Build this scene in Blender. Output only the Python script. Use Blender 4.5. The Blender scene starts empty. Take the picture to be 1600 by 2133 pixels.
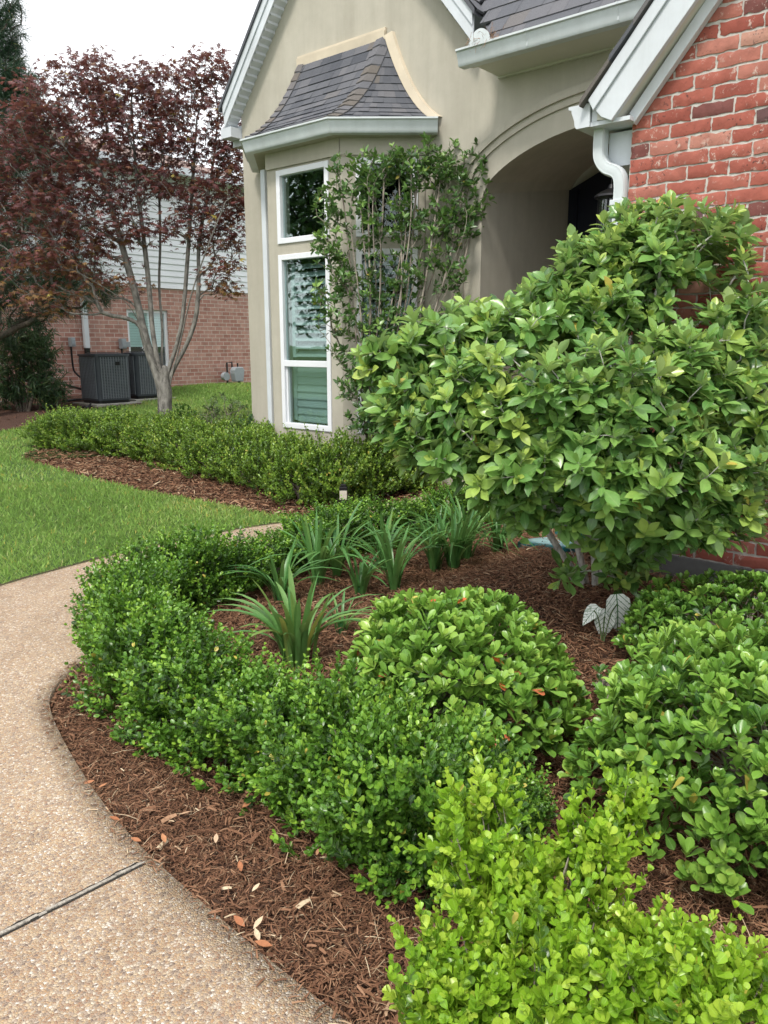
import bpy, bmesh, math, random
import numpy as np
from math import radians, sin, cos, pi
sc = bpy.context.scene
col = sc.collection
random.seed(3)
RNG = np.random.default_rng(11)

# ------------------------------------------------------------------ camera, sky, sun, exposure
FPX = 1600.0; TH = math.atan(351/1600.0); CT, ST = cos(TH), sin(TH); CAMZ = 1.5
cd = bpy.data.cameras.new('camera'); cam = bpy.data.objects.new('camera', cd); col.objects.link(cam)
cam.location = (0, 0, CAMZ); cam.rotation_euler = (pi/2-TH, 0, 0)
cd.sensor_fit = 'HORIZONTAL'; cd.sensor_width = 36; cd.lens = 36.0; cd.clip_end = 3000; cd.clip_start = 0.05
sc.camera = cam
SUN_EL, SUN_AZ = radians(58), radians(205)          # azimuth clockwise from +Y
w = bpy.data.worlds.new('World'); sc.world = w; w.use_nodes = True
nt = w.node_tree; nt.nodes.clear()
out = nt.nodes.new('ShaderNodeOutputWorld'); bg = nt.nodes.new('ShaderNodeBackground')
sky = nt.nodes.new('ShaderNodeTexSky'); sky.sky_type = 'NISHITA'; sky.sun_disc = False
sky.sun_elevation = SUN_EL; sky.sun_rotation = SUN_AZ; sky.dust_density = 3; sky.air_density = 1.0
cloud = nt.nodes.new('ShaderNodeTexNoise'); cloud.inputs['Scale'].default_value = 2.2; cloud.inputs['Detail'].default_value = 6
tcn = nt.nodes.new('ShaderNodeTexCoord'); nt.links.new(tcn.outputs['Generated'], cloud.inputs['Vector'])
cr = nt.nodes.new('ShaderNodeValToRGB')
cr.color_ramp.elements[0].position = .3; cr.color_ramp.elements[0].color = (9.0, 9.2, 9.5, 1)
cr.color_ramp.elements[1].position = .75; cr.color_ramp.elements[1].color = (11.0, 11.0, 11.0, 1)
nt.links.new(cloud.outputs['Fac'], cr.inputs['Fac'])
mx = nt.nodes.new('ShaderNodeMix'); mx.data_type = 'RGBA'; mx.inputs[0].default_value = .86
nt.links.new(sky.outputs[0], mx.inputs[6]); nt.links.new(cr.outputs[0], mx.inputs[7])
nt.links.new(mx.outputs[2], bg.inputs['Color']); bg.inputs['Strength'].default_value = .082
nt.links.new(bg.outputs[0], out.inputs['Surface'])
sd = bpy.data.lights.new('sun', 'SUN'); sun = bpy.data.objects.new('sun', sd); col.objects.link(sun)
sd.energy = 1.5; sd.angle = radians(10); sd.color = (1, .95, .87)
sun.rotation_euler = (pi/2-SUN_EL, 0, pi-SUN_AZ) ; sun.location = (0, 0, 30)
sc.view_settings.view_transform = 'Standard'; sc.view_settings.look = 'None'
sc.view_settings.exposure = 1.10; sc.view_settings.gamma = 1
sc.cycles.max_bounces = 6; sc.cycles.diffuse_bounces = 3; sc.cycles.transparent_max_bounces = 16; sc.cycles.transmission_bounces = 4
sc.cycles.use_adaptive_sampling = True; sc.cycles.adaptive_threshold = .02
sc.cycles.use_denoising = True

# ------------------------------------------------------------------ measuring helpers
CAM = np.array([0, 0, CAMZ])
def ray(px, py):
    a = (px-800)/FPX; b = -(py-1066.5)/FPX
    return np.array([a, CT+b*ST, -ST+b*CT])
U = np.array([.7615, -.648, 0]); U /= np.linalg.norm(U)      # along the house front
N = np.array([U[1], -U[0], 0])                               # out of the house front
P0 = np.array([-.476, 8.08, 0])
ZV = np.array([0, 0, 1.])
def W(t, o, z=0.): return P0+U*t+N*o+np.array([0, 0, z])
def sstep(a, b, x):
    x = np.clip((x-a)/(b-a), 0, 1); return x*x*(3-2*x)
def g(x, y):                                                 # height of the ground
    x = np.asarray(x, float); y = np.asarray(y, float)
    yy = np.minimum(y, 17)
    base = .04*np.where(yy < 2, 0, np.where(yy > 3, yy-2.5, (yy-2)**2/2))
    qx, qy = x-P0[0], y-P0[1]
    t = qx*U[0]+qy*U[1]; o = qx*N[0]+qy*N[1]
    return base+.17*(1-sstep(.25, 1.7, o-1.69))*sstep(2.8, 3.5, t)
def gz(x, y): return float(g(x, y))
def at_ground(px, py, dz=0.):
    d = ray(px, py); k = 1.5
    for _ in range(40):
        p = CAM+d*k; k = (CAMZ-(gz(p[0], p[1])+dz))/-d[2]
    return CAM+d*k
def at_depth(px, py, s): return CAM+ray(px, py)*s
def on_plane(px, py, P, nn):
    d = ray(px, py); return CAM+d*(((P-CAM)@nn)/(d@nn))
def height_at(px, py, x, y):                                 # z seen at this pixel above point x,y
    d = ray(px, py); k = math.hypot(x, y)/math.hypot(d[0], d[1]); return CAMZ+d[2]*k
def inpoly(px, py, poly):
    poly = np.asarray(poly)[:, :2]; r = np.zeros(len(px), bool); j = len(poly)-1
    for i in range(len(poly)):
        xi, yi = poly[i]; xj, yj = poly[j]
        c = ((yi > py) != (yj > py)) & (px < (xj-xi)*(py-yi)/(yj-yi+1e-12)+xi)
        r ^= c; j = i
    return r
def resample(pts, n):
    pts = np.asarray(pts, float); L = np.r_[0, np.cumsum(np.linalg.norm(np.diff(pts, axis=0), axis=1))]
    q = np.linspace(0, L[-1], n)
    return np.stack([np.interp(q, L, pts[:, k]) for k in range(pts.shape[1])], 1)
def smooth(pts, it=2):
    pts = np.asarray(pts, float)
    for _ in range(it):
        a = pts[:-1]*.75+pts[1:]*.25; b = pts[:-1]*.25+pts[1:]*.75
        pts = np.r_[pts[:1], np.stack([a, b], 1).reshape(-1, pts.shape[1]), pts[-1:]]
    return pts

# ------------------------------------------------------------------ objects
def tag(o, label=None, cat=None, group=None, kind=None):
    if label: o['label'] = label
    if cat: o['category'] = cat
    if group: o['group'] = group
    if kind: o['kind'] = kind
    return o
def thing(name, label, cat, loc=(0, 0, 0), group=None):
    o = bpy.data.objects.new(name, None); col.objects.link(o); o.location = tuple(loc); o.empty_display_size = .1
    return tag(o, label, cat, group)
def link(name, me, m, parent=None):
    o = bpy.data.objects.new(name, me); col.objects.link(o)
    if m is not None and not me.materials: me.materials.append(m)
    if parent is not None: o.parent = parent
    return o
def npmesh(name, V, Q, uv=None, tint=None, smooth_=True):
    me = bpy.data.meshes.new(name); V = np.asarray(V, np.float32); Q = np.asarray(Q, np.int32)
    k = Q.shape[1]
    me.vertices.add(len(V)); me.vertices.foreach_set('co', V.ravel())
    me.loops.add(Q.size); me.loops.foreach_set('vertex_index', Q.ravel())
    me.polygons.add(len(Q)); me.polygons.foreach_set('loop_start', np.arange(0, Q.size, k, dtype=np.int32))
    if smooth_: me.polygons.foreach_set('use_smooth', np.ones(len(Q), bool))
    if uv is not None:
        l = me.uv_layers.new(name='UVMap'); l.data.foreach_set('uv', np.asarray(uv, np.float32)[Q.ravel()].ravel())
    if tint is not None:
        a = me.attributes.new('tint', 'FLOAT', 'POINT'); a.data.foreach_set('value', np.asarray(tint, np.float32))
    me.update(calc_edges=True)
    return me
class MB:
    def __init__(s): s.v = []; s.f = []; s.t = []; s.u = []
    def add(s, v, f, tint=.5, uv=None):
        b = len(s.v); v = [tuple(map(float, q)) for q in v]
        s.v += v; s.f += [tuple(b+i for i in q) for q in f]
        s.t += [tint]*len(v) if np.isscalar(tint) else list(tint)
        s.u += [(q[0], q[2]) for q in v] if uv is None else [tuple(q) for q in uv]
    def quad(s, a, b, c, d, tint=.5, uv=None): s.add([a, b, c, d], [(0, 1, 2, 3)], tint, uv)
    def box(s, o, ax, ay, az, tint=.5):                       # o corner + three edge vectors
        o, ax, ay, az = map(lambda q: np.asarray(q, float), (o, ax, ay, az))
        v = [o, o+ax, o+ax+ay, o+ay, o+az, o+ax+az, o+ax+ay+az, o+ay+az]
        s.add(v, [(0, 3, 2, 1), (4, 5, 6, 7), (0, 1, 5, 4), (1, 2, 6, 5), (2, 3, 7, 6), (3, 0, 4, 7)], tint)
    def hbox(s, t0, t1, o0, o1, z0, z1, tint=.5):
        s.box(W(t0, o0, z0), U*(t1-t0), N*(o1-o0), ZV*(z1-z0), tint)
    def prism(s, pts, vec, tint=.5):
        n = len(pts); pts = [np.asarray(p, float) for p in pts]; v = pts+[p+vec for p in pts]
        s.add(v, [tuple(range(n-1, -1, -1)), tuple(range(n, 2*n))]+[(i, (i+1) % n, n+(i+1) % n, n+i) for i in range(n)], tint)
    def tube(s, pts, r, k=8, tint=.5, cap=True):
        pts = np.asarray(pts, float); n = len(pts); r = np.broadcast_to(r, n)
        T = np.gradient(pts, axis=0); T /= np.linalg.norm(T, axis=1)[:, None]+1e-9
        ref = np.array([0, 0, 1.]) if abs(T[0, 2]) < .9 else np.array([1., 0, 0]); V = []
        for i in range(n):
            a = np.cross(ref, T[i]); a /= np.linalg.norm(a)+1e-9; b = np.cross(T[i], a); ref = b if abs(T[i]@b) < .9 else ref
            for j in range(k): V.append(pts[i]+r[i]*(a*cos(2*pi*j/k)+b*sin(2*pi*j/k)))
        F = [(i*k+j, i*k+(j+1) % k, (i+1)*k+(j+1) % k, (i+1)*k+j) for i in range(n-1) for j in range(k)]
        if cap: F += [tuple(range(k-1, -1, -1)), tuple(range((n-1)*k, n*k))]
        s.add(V, F, tint)
    def sweep(s, prof, pts, upv=ZV, closed=True, tint=.5):    # prof (a outwards to the right of travel, b along upv)
        pts = np.asarray(pts, float); n = len(pts); k = len(prof); V = []
        for i in range(n):
            d0 = pts[i]-pts[i-1] if i else pts[1]-pts[0]; d1 = pts[i+1]-pts[i] if i < n-1 else d0
            d0 = d0/np.linalg.norm(d0); d1 = d1/np.linalg.norm(d1)
            s0 = np.cross(d0, upv); s0 /= np.linalg.norm(s0); s1 = np.cross(d1, upv); s1 /= np.linalg.norm(s1)
            m = s0+s1; m /= np.linalg.norm(m); m = m/max(.3, m@s0)
            for a, b in prof: V.append(pts[i]+m*a+upv*b)
        kk = k if closed else k-1
        F = [(i*k+j, i*k+(j+1) % k, (i+1)*k+(j+1) % k, (i+1)*k+j) for i in range(n-1) for j in range(kk)]
        if closed: F += [tuple(range(k-1, -1, -1)), tuple(range((n-1)*k, n*k))]
        s.add(V, F, tint)
    def lathe(s, prof, c, k=16, tint=.5):
        c = np.asarray(c, float); V = []
        for r, z in prof:
            for j in range(k): V.append(c+np.array([r*cos(2*pi*j/k), r*sin(2*pi*j/k), z]))
        n = len(prof)
        s.add(V, [(i*k+j, i*k+(j+1) % k, (i+1)*k+(j+1) % k, (i+1)*k+j) for i in range(n-1) for j in range(k)]
              + [tuple(range(k-1, -1, -1)), tuple(range((n-1)*k, n*k))], tint)
    def build(s, name, m, parent=None, smooth_=False, bevel=0, angle=35):
        me = bpy.data.meshes.new(name)
        off = np.array(parent_loc(parent))
        me.from_pydata([tuple(np.array(v)-off) for v in s.v], [], s.f)
        a = me.attributes.new('tint', 'FLOAT', 'POINT'); a.data.foreach_set('value', np.array(s.t, np.float32))
        l = me.uv_layers.new(name='UVMap'); vi = np.empty(len(me.loops), np.int32); me.loops.foreach_get('vertex_index', vi)
        l.data.foreach_set('uv', np.array(s.u, np.float32)[vi].ravel())
        b = bmesh.new(); b.from_mesh(me); bmesh.ops.recalc_face_normals(b, faces=b.faces[:]); b.to_mesh(me); b.free()
        o = link(name, me, m, parent)
        if smooth_:
            me.polygons.foreach_set('use_smooth', np.ones(len(me.polygons), bool)); me.set_sharp_from_angle(angle=radians(angle))
        if bevel:
            md = o.modifiers.new('bevel', 'BEVEL'); md.width = bevel; md.segments = 2; md.limit_method = 'ANGLE'; md.angle_limit = radians(40)
        return o
def parent_loc(p):
    l = np.zeros(3)
    while p is not None: l = l+np.array(p.location); p = p.parent
    return l

# ------------------------------------------------------------------ materials
def newmat(name):
    m = bpy.data.materials.new(name); m.use_nodes = True; t = m.node_tree
    return m, t, t.nodes['Principled BSDF']
def nd(t, typ, **kw):
    n = t.nodes.new(typ)
    for k, v in kw.items():
        if k in n.inputs: n.inputs[k].default_value = v
        else: setattr(n, k, v)
    return n
def ramp(t, stops, fac=None, interp='LINEAR'):
    r = t.nodes.new('ShaderNodeValToRGB'); e = r.color_ramp.elements; r.color_ramp.interpolation = interp
    while len(e) < len(stops): e.new(.5)
    for q, (p, c) in zip(e, stops): q.position = p; q.color = (*c, 1) if len(c) == 3 else c
    if fac is not None: t.links.new(fac, r.inputs['Fac'])
    return r
def noise(t, scale, detail=4, rough=.55, vec=None, w3=None):
    n = nd(t, 'ShaderNodeTexNoise'); n.inputs['Scale'].default_value = scale; n.inputs['Detail'].default_value = detail; n.inputs['Roughness'].default_value = rough
    if vec is not None: t.links.new(vec, n.inputs['Vector'])
    return n
def objco(t): return t.nodes.new('ShaderNodeTexCoord').outputs['Object']
def mixc(t, fac, a, b, mode='MIX'):
    m = t.nodes.new('ShaderNodeMix'); m.data_type = 'RGBA'; m.blend_type = mode
    for i, x in ((0, fac), (6, a), (7, b)):
        if hasattr(x, 'is_output'): t.links.new(x, m.inputs[i])
        elif i == 0: m.inputs[0].default_value = x
        else: m.inputs[i].default_value = (*x, 1)
    return m.outputs[2]
def math_(t, op, a, b=None, clamp=False):
    m = t.nodes.new('ShaderNodeMath'); m.operation = op; m.use_clamp = clamp
    for i, x in enumerate((a, b)):
        if x is None: continue
        if hasattr(x, 'is_output'): t.links.new(x, m.inputs[i])
        else: m.inputs[i].default_value = x
    return m.outputs[0]
def bump(t, p, h, strength=.3, dist=.01):
    b = nd(t, 'ShaderNodeBump'); b.inputs['Strength'].default_value = strength; b.inputs['Distance'].default_value = dist
    t.links.new(h, b.inputs['Height']); t.links.new(b.outputs[0], p.inputs['Normal']); return b
def attr(t, n='tint'):
    a = t.nodes.new('ShaderNodeAttribute'); a.attribute_name = n; return a.outputs['Fac']

def paint(name, c, rough=.5, ns=6., amt=.08, bstr=.0, bscale=200, spec=.4, metal=0):
    m, t, p = newmat(name); co = objco(t); n = noise(t, ns, 5, .6, co)
    d = tuple(x*(1-amt) for x in c); l = tuple(min(1, x*(1+amt)) for x in c)
    r = ramp(t, [(.3, d), (.7, l)], n.outputs['Fac']); t.links.new(r.outputs[0], p.inputs['Base Color'])
    p.inputs['Roughness'].default_value = rough; p.inputs['Specular IOR Level'].default_value = spec; p.inputs['Metallic'].default_value = metal
    if bstr: bump(t, p, noise(t, bscale, 3, .6, co).outputs['Fac'], bstr, .004)
    return m
def leafmat(name, cols, rough=.38, transl=.28, vein=(.35, .45, .15), vfac=.35, spec=.5, back=None, tcol=None, old=(.48, .40, .08)):
    m, t, p = newmat(name); a = attr(t)
    k = len(cols); r = ramp(t, [(i/(k-1)*.93, c) for i, c in enumerate(cols)]+[(.97, old)], a)
    uv = t.nodes.new('ShaderNodeUVMap'); sp = t.nodes.new('ShaderNodeSeparateXYZ'); t.links.new(uv.outputs[0], sp.inputs[0])
    dx = math_(t, 'ABSOLUTE', math_(t, 'SUBTRACT', sp.outputs[0], .5))
    mid = math_(t, 'LESS_THAN', dx, .035)
    c = mixc(t, math_(t, 'MULTIPLY', mid, vfac), r.outputs[0], vein)
    nz = noise(t, 45, 2, .5, objco(t)); c = mixc(t, .35, c, ramp(t, [(.3, (.6, .62, .55)), (.7, (1, 1, 1))], nz.outputs['Fac']).outputs[0], 'MULTIPLY')
    if back:
        ge = t.nodes.new('ShaderNodeNewGeometry'); c = mixc(t, ge.outputs['Backfacing'], c, mixc(t, .5, c, back))
    t.links.new(c, p.inputs['Base Color']); p.inputs['Roughness'].default_value = rough; p.inputs['Specular IOR Level'].default_value = spec
    tr = t.nodes.new('ShaderNodeBsdfTranslucent'); t.links.new(mixc(t, .55, c, tuple(min(1, x*1.5) for x in (tcol or cols[-1]))), tr.inputs['Color'])
    ms = t.nodes.new('ShaderNodeMixShader'); ms.inputs[0].default_value = transl
    t.links.new(p.outputs[0], ms.inputs[1]); t.links.new(tr.outputs[0], ms.inputs[2]); t.links.new(ms.outputs[0], t.nodes['Material Output'].inputs['Surface'])
    return m
def barkmat(name, a, b, sx=30):
    m, t, p = newmat(name); co = objco(t); mp = nd(t, 'ShaderNodeMapping'); mp.inputs['Scale'].default_value = (sx, sx, sx*.35); t.links.new(co, mp.inputs[0])
    n = noise(t, 1, 6, .65, mp.outputs[0]); r = ramp(t, [(.3, a), (.62, b)], n.outputs['Fac'])
    t.links.new(r.outputs[0], p.inputs['Base Color']); p.inputs['Roughness'].default_value = .85; bump(t, p, n.outputs['Fac'], .5, .01)
    return m

M = {}
M['stucco'] = paint('stucco', (.445, .42, .355), .9, 1.3, .07, .45, 210, .2)
def streaks(m):
    t = m.node_tree; p = t.nodes['Principled BSDF']; co = objco(t); mp = nd(t, 'ShaderNodeMapping'); mp.inputs['Scale'].default_value = (3.2, 3.2, .32); t.links.new(co, mp.inputs[0])
    n = noise(t, 1.6, 7, .68, mp.outputs[0]); old = p.inputs['Base Color'].links[0].from_socket
    n2 = noise(t, 9, 5, .7, co); a = mixc(t, .5, old, ramp(t, [(.32, (.80, .79, .77)), (.62, (1.05, 1.05, 1.05))], n.outputs['Fac']).outputs[0], 'MULTIPLY')
    t.links.new(mixc(t, .35, a, ramp(t, [(.3, (.86, .855, .84)), (.7, (1.06, 1.06, 1.06))], n2.outputs['Fac']).outputs[0], 'MULTIPLY'), p.inputs['Base Color'])
streaks(M['stucco'])
M['trimwhite'] = paint('white_trim', (.60, .64, .685), .45, 2.5, .05, 0)
M['gutter'] = paint('painted_gutter', (.59, .64, .665), .4, 3, .06)
M['vinyl'] = paint('vinyl_frame', (.76, .78, .82), .35, 3, .03)
M['soffit'] = paint('soffit_vinyl', (.60, .59, .52), .6, 3, .05)
M['door'] = paint('navy_door', (.008, .010, .022), .35, 4, .1)
M['black'] = paint('black_metal', (.010, .010, .012), .35, 4, .1)
M['dark_room'] = paint('dark_room', (.012, .013, .014), .9, 4, .1)
M['shutter'] = paint('green_shutter', (.29, .345, .345), .45, 4, .06)
M['flash'] = paint('flashing', (.60, .52, .40), .55, 4, .12)
M['greybox'] = paint('grey_box', (.27, .30, .325), .45, 6, .08)
M['acgrey'] = paint('ac_grey', (.055, .065, .08), .45, 5, .12)
M['acrib'] = paint('ac_rib', (.17, .19, .215), .4, 5, .1)
M['concrete'] = paint('concrete', (.34, .33, .29), .9, 5, .18, .3, 120)
M['foundation'] = paint('foundation', (.13, .13, .13), .9, 5, .3, .3, 90)
M['blind'] = paint('blind', (.74, .81, .83), .6, 5, .05)
M['teal'] = paint('teal_paint', (.012, .13, .15), .4, 8, .2)
M['paleteal'] = paint('pale_teal', (.33, .52, .55), .5, 18, .25)
M['pinestraw'] = paint('pine_straw', (.30, .19, .13), .8, 20, .3)
M['woodstrip'] = barkmat('weathered_strip', (.12, .105, .09), (.42, .385, .33), 60)
M['gap'] = paint('joint_gap', (.02, .018, .015), .95, 5, .2)
M['soil'] = paint('soil', (.05, .032, .02), .95, 9, .4, .4, 60)

def shinglemat():
    m, t, p = newmat('shingles'); a = attr(t); co = objco(t)
    r = ramp(t, [(0, (.085, .09, .105)), (.45, (.12, .125, .14)), (.8, (.155, .155, .168)), (1, (.15, .135, .122))], a)
    n = noise(t, 300, 2, .7, co); c = mixc(t, .55, r.outputs[0], ramp(t, [(.25, (.35, .35, .36)), (.7, (1.3, 1.3, 1.3))], n.outputs['Fac']).outputs[0], 'MULTIPLY')
    t.links.new(c, p.inputs['Base Color']); p.inputs['Roughness'].default_value = .95; p.inputs['Specular IOR Level'].default_value = .15
    bump(t, p, n.outputs['Fac'], .5, .004); return m
M['shingle'] = shinglemat()
def brickmat():
    m, t, p = newmat('red_brick'); a = attr(t); co = objco(t)
    r = ramp(t, [(0, (.12, .065, .065)), (.1, (.20, .07, .06)), (.3, (.30, .085, .063)), (.6, (.37, .115, .085)), (.85, (.43, .175, .135)), (1, (.48, .26, .20))], a)
    n1 = noise(t, 14, 5, .7, co); c = mixc(t, .5, r.outputs[0], ramp(t, [(.3, (.5, .45, .45)), (.65, (1.15, 1.1, 1.1))], n1.outputs['Fac']).outputs[0], 'MULTIPLY')
    mp = nd(t, 'ShaderNodeMapping'); mp.inputs['Scale'].default_value = (1, 1, .8); t.links.new(co, mp.inputs[0])
    n2 = noise(t, 30, 6, .75, mp.outputs[0]); n3 = noise(t, 5, 3, .6, co)
    f = math_(t, 'MULTIPLY', ramp(t, [(.57, (0, 0, 0)), (.63, (1, 1, 1))], n2.outputs['Fac']).outputs[0], ramp(t, [(.46, (0, 0, 0)), (.6, (1, 1, 1))], n3.outputs['Fac']).outputs[0])
    c = mixc(t, math_(t, 'MULTIPLY', f, .8), c, (.62, .52, .46))
    n4 = noise(t, 55, 4, .6, co); n5 = noise(t, 6.5, 3, .6, co)
    f2 = math_(t, 'MULTIPLY', ramp(t, [(.58, (0, 0, 0)), (.66, (1, 1, 1))], n4.outputs['Fac']).outputs[0], ramp(t, [(.5, (0, 0, 0)), (.6, (1, 1, 1))], n5.outputs['Fac']).outputs[0])
    c = mixc(t, math_(t, 'MULTIPLY', f2, .75), c, (.04, .03, .03))
    t.links.new(c, p.inputs['Base Color']); p.inputs['Roughness'].default_value = .8; p.inputs['Specular IOR Level'].default_value = .25
    bump(t, p, n2.outputs['Fac'], .6, .006); return m
M['brick'] = brickmat()
M['mortar'] = paint('mortar', (.50, .475, .44), .95, 25, .2, .6, 150)
def farbrick():
    m, t, p = newmat('pink_brick'); uv = t.nodes.new('ShaderNodeUVMap')
    b = nd(t, 'ShaderNodeTexBrick'); t.links.new(uv.outputs[0], b.inputs['Vector'])
    for k, v in (('Scale', 1.), ('Brick Width', .205), ('Row Height', .081), ('Mortar Size', .007), ('Mortar Smooth', .2), ('Bias', 0.)): b.inputs[k].default_value = v
    b.inputs['Color1'].default_value = (.34, .165, .13, 1); b.inputs['Color2'].default_value = (.45, .265, .215, 1); b.inputs['Mortar'].default_value = (.52, .45, .40, 1)
    n = noise(t, 7, 5, .7, uv.outputs[0]); c = mixc(t, .6, b.outputs[0], ramp(t, [(.3, (.62, .58, .58)), (.7, (1.25, 1.2, 1.2))], n.outputs['Fac']).outputs[0], 'MULTIPLY')
    t.links.new(c, p.inputs['Base Color']); p.inputs['Roughness'].default_value = .9; bump(t, p, b.outputs['Fac'], -.4, .01); return m
M['farbrick'] = farbrick()
M['siding'] = paint('white_siding', (.77, .79, .82), .6, 2, .04)
M['farroof'] = paint('far_roof', (.23, .16, .14), .9, 12, .3)
def glassmat(name, tint, refl=.12):
    m, t, p = newmat(name); t.nodes.remove(p)
    tr = t.nodes.new('ShaderNodeBsdfTransparent'); tr.inputs[0].default_value = (*tint, 1)
    gl = t.nodes.new('ShaderNodeBsdfGlossy'); gl.inputs['Roughness'].default_value = .01; gl.inputs[0].default_value = (.95, 1, 1, 1)
    lw = t.nodes.new('ShaderNodeLayerWeight'); lw.inputs[0].default_value = .35
    f = math_(t, 'ADD', math_(t, 'MULTIPLY', lw.outputs['Fresnel'], .28), refl, True)
    n = noise(t, 2.2, 2, .5, objco(t)); b = nd(t, 'ShaderNodeBump'); b.inputs['Strength'].default_value = .05; b.inputs['Distance'].default_value = .02
    t.links.new(n.outputs['Fac'], b.inputs['Height']); t.links.new(b.outputs[0], gl.inputs['Normal'])
    ms = t.nodes.new('ShaderNodeMixShader'); t.links.new(f, ms.inputs[0]); t.links.new(tr.outputs[0], ms.inputs[1]); t.links.new(gl.outputs[0], ms.inputs[2])
    t.links.new(ms.outputs[0], t.nodes['Material Output'].inputs['Surface']); return m
M['glass'] = glassmat('window_glass', (.88, .955, .94), .035)
M['clearglass'] = glassmat('clear_glass', (.9, .93, .93), .08)
def pathmat():
    m, t, p = newmat('exposed_aggregate'); co = objco(t)
    wn = noise(t, 40, 2, .5, co); vm = t.nodes.new('ShaderNodeVectorMath'); vm.operation = 'MULTIPLY_ADD'
    t.links.new(wn.outputs['Color'], vm.inputs[0]); vm.inputs[1].default_value = (.006, .006, .0); t.links.new(co, vm.inputs[2])
    v = nd(t, 'ShaderNodeTexVoronoi'); v.inputs['Scale'].default_value = 150; t.links.new(vm.outputs[0], v.inputs['Vector'])
    ve = nd(t, 'ShaderNodeTexVoronoi'); ve.feature = 'DISTANCE_TO_EDGE'; ve.inputs['Scale'].default_value = 150; t.links.new(vm.outputs[0], ve.inputs['Vector'])
    sp = t.nodes.new('ShaderNodeSeparateColor'); t.links.new(v.outputs['Color'], sp.inputs[0])
    r = ramp(t, [(0, (.20, .15, .13)), (.14, (.33, .20, .13)), (.3, (.42, .27, .155)), (.45, (.50, .36, .22)), (.6, (.36, .29, .24)), (.72, (.55, .44, .30)), (.84, (.62, .55, .45)), (.93, (.74, .70, .64)), (1, (.26, .25, .27))], sp.outputs[0], 'CONSTANT')
    hv = math_(t, 'MULTIPLY', sp.outputs[1], .52); c = mixc(t, hv, r.outputs[0], (.46, .36, .26))
    n = noise(t, 1.1, 5, .6, co); c = mixc(t, .8, c, ramp(t, [(.3, (.74, .69, .65)), (.7, (1.03, 1.01, .99))], n.outputs['Fac']).outputs[0], 'MULTIPLY')
    n6 = noise(t, 5.5, 6, .72, co); c = mixc(t, .5, c, ramp(t, [(.36, (.62, .58, .55)), (.5, (1, 1, 1))], n6.outputs['Fac']).outputs[0], 'MULTIPLY')
    ed = ramp(t, [(0, (0, 0, 0)), (.12, (1, 1, 1))], ve.outputs['Distance'])
    c = mixc(t, ed.outputs[0], (.33, .265, .20), c)
    t.links.new(c, p.inputs['Base Color']); p.inputs['Roughness'].default_value = .7; p.inputs['Specular IOR Level'].default_value = .3
    h = ramp(t, [(0, (0, 0, 0)), (.3, (1, 1, 1))], ve.outputs['Distance']); bump(t, p, h.outputs[0], .55, .004); return m
M['path'] = pathmat()
def mulchmat():
    m, t, p = newmat('mulch_ground'); co = objco(t); n = noise(t, 55, 6, .75, co); n2 = noise(t, 3, 3, .5, co)
    r = ramp(t, [(.3, (.022, .010, .006)), (.55, (.075, .032, .018)), (.75, (.14, .065, .035))], n.outputs['Fac'])
    c = mixc(t, .5, r.outputs[0], ramp(t, [(.3, (.6, .55, .5)), (.7, (1.2, 1.2, 1.2))], n2.outputs['Fac']).outputs[0], 'MULTIPLY')
    t.links.new(c, p.inputs['Base Color']); p.inputs['Roughness'].default_value = .95; bump(t, p, n.outputs['Fac'], .9, .02); return m
M['mulch'] = mulchmat()
def tintmat(name, cols, rough=.85, spec=.2):
    m, t, p = newmat(name); r = ramp(t, cols, attr(t)); n = noise(t, 120, 3, .6, objco(t))
    c = mixc(t, .5, r.outputs[0], ramp(t, [(.3, (.6, .58, .55)), (.7, (1.2, 1.2, 1.2))], n.outputs['Fac']).outputs[0], 'MULTIPLY')
    t.links.new(c, p.inputs['Base Color']); p.inputs['Roughness'].default_value = rough; p.inputs['Specular IOR Level'].default_value = spec; return m
M['chip'] = tintmat('bark_chips', [(0, (.036, .020, .013)), (.3, (.135, .064, .037)), (.6, (.24, .125, .072)), (.8, (.33, .195, .118)), (.93, (.43, .31, .20)), (1, (.54, .44, .30))])
M['deadleaf'] = tintmat('dead_leaf', [(0, (.30, .11, .05)), (.5, (.42, .20, .10)), (.8, (.50, .33, .22)), (1, (.62, .52, .36))], .6)
def lawnmat():
    m, t, p = newmat('lawn_ground'); co = objco(t); n = noise(t, 30, 5, .7, co); n2 = noise(t, .9, 4, .6, co)
    r = ramp(t, [(.3, (.03, .06, .012)), (.6, (.07, .14, .025)), (.8, (.16, .2, .06))], n.outputs['Fac'])
    t.links.new(r.outputs[0], p.inputs['Base Color']); p.inputs['Roughness'].default_value = .95; bump(t, p, n.outputs['Fac'], .8, .03); return m
M['lawn'] = lawnmat()
M['grass'] = leafmat('grass', [(.10, .21, .035), (.185, .345, .065), (.28, .45, .095), (.46, .50, .22)], .5, .3, vfac=0, spec=.25)
M['boxwood'] = leafmat('boxwood_dark', [(.014, .05, .008), (.062, .165, .018), (.125, .28, .03), (.27, .46, .05)], .33, .14, spec=.45)
M['boxfar'] = leafmat('boxwood_mid', [(.022, .06, .01), (.09, .185, .02), (.19, .33, .035), (.36, .47, .08)], .38, .15)
M['boxyellow'] = leafmat('boxwood_yellow', [(.05, .13, .015), (.18, .36, .022), (.29, .485, .035), (.43, .575, .07)], .33, .24, vein=(.45, .6, .15))
M['hawthorn'] = leafmat('hawthorn_leaf', [(.022, .075, .015), (.105, .24, .036), (.21, .39, .06), (.36, .52, .10)], .31, .15, vein=(.3, .45, .15), vfac=.35, spec=.42)
M['orangeleaf'] = leafmat('orange_leaf', [(.5, .06, .02), (.75, .16, .03), (.8, .25, .12)], .4, .3, vein=(.8, .4, .2))
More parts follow.
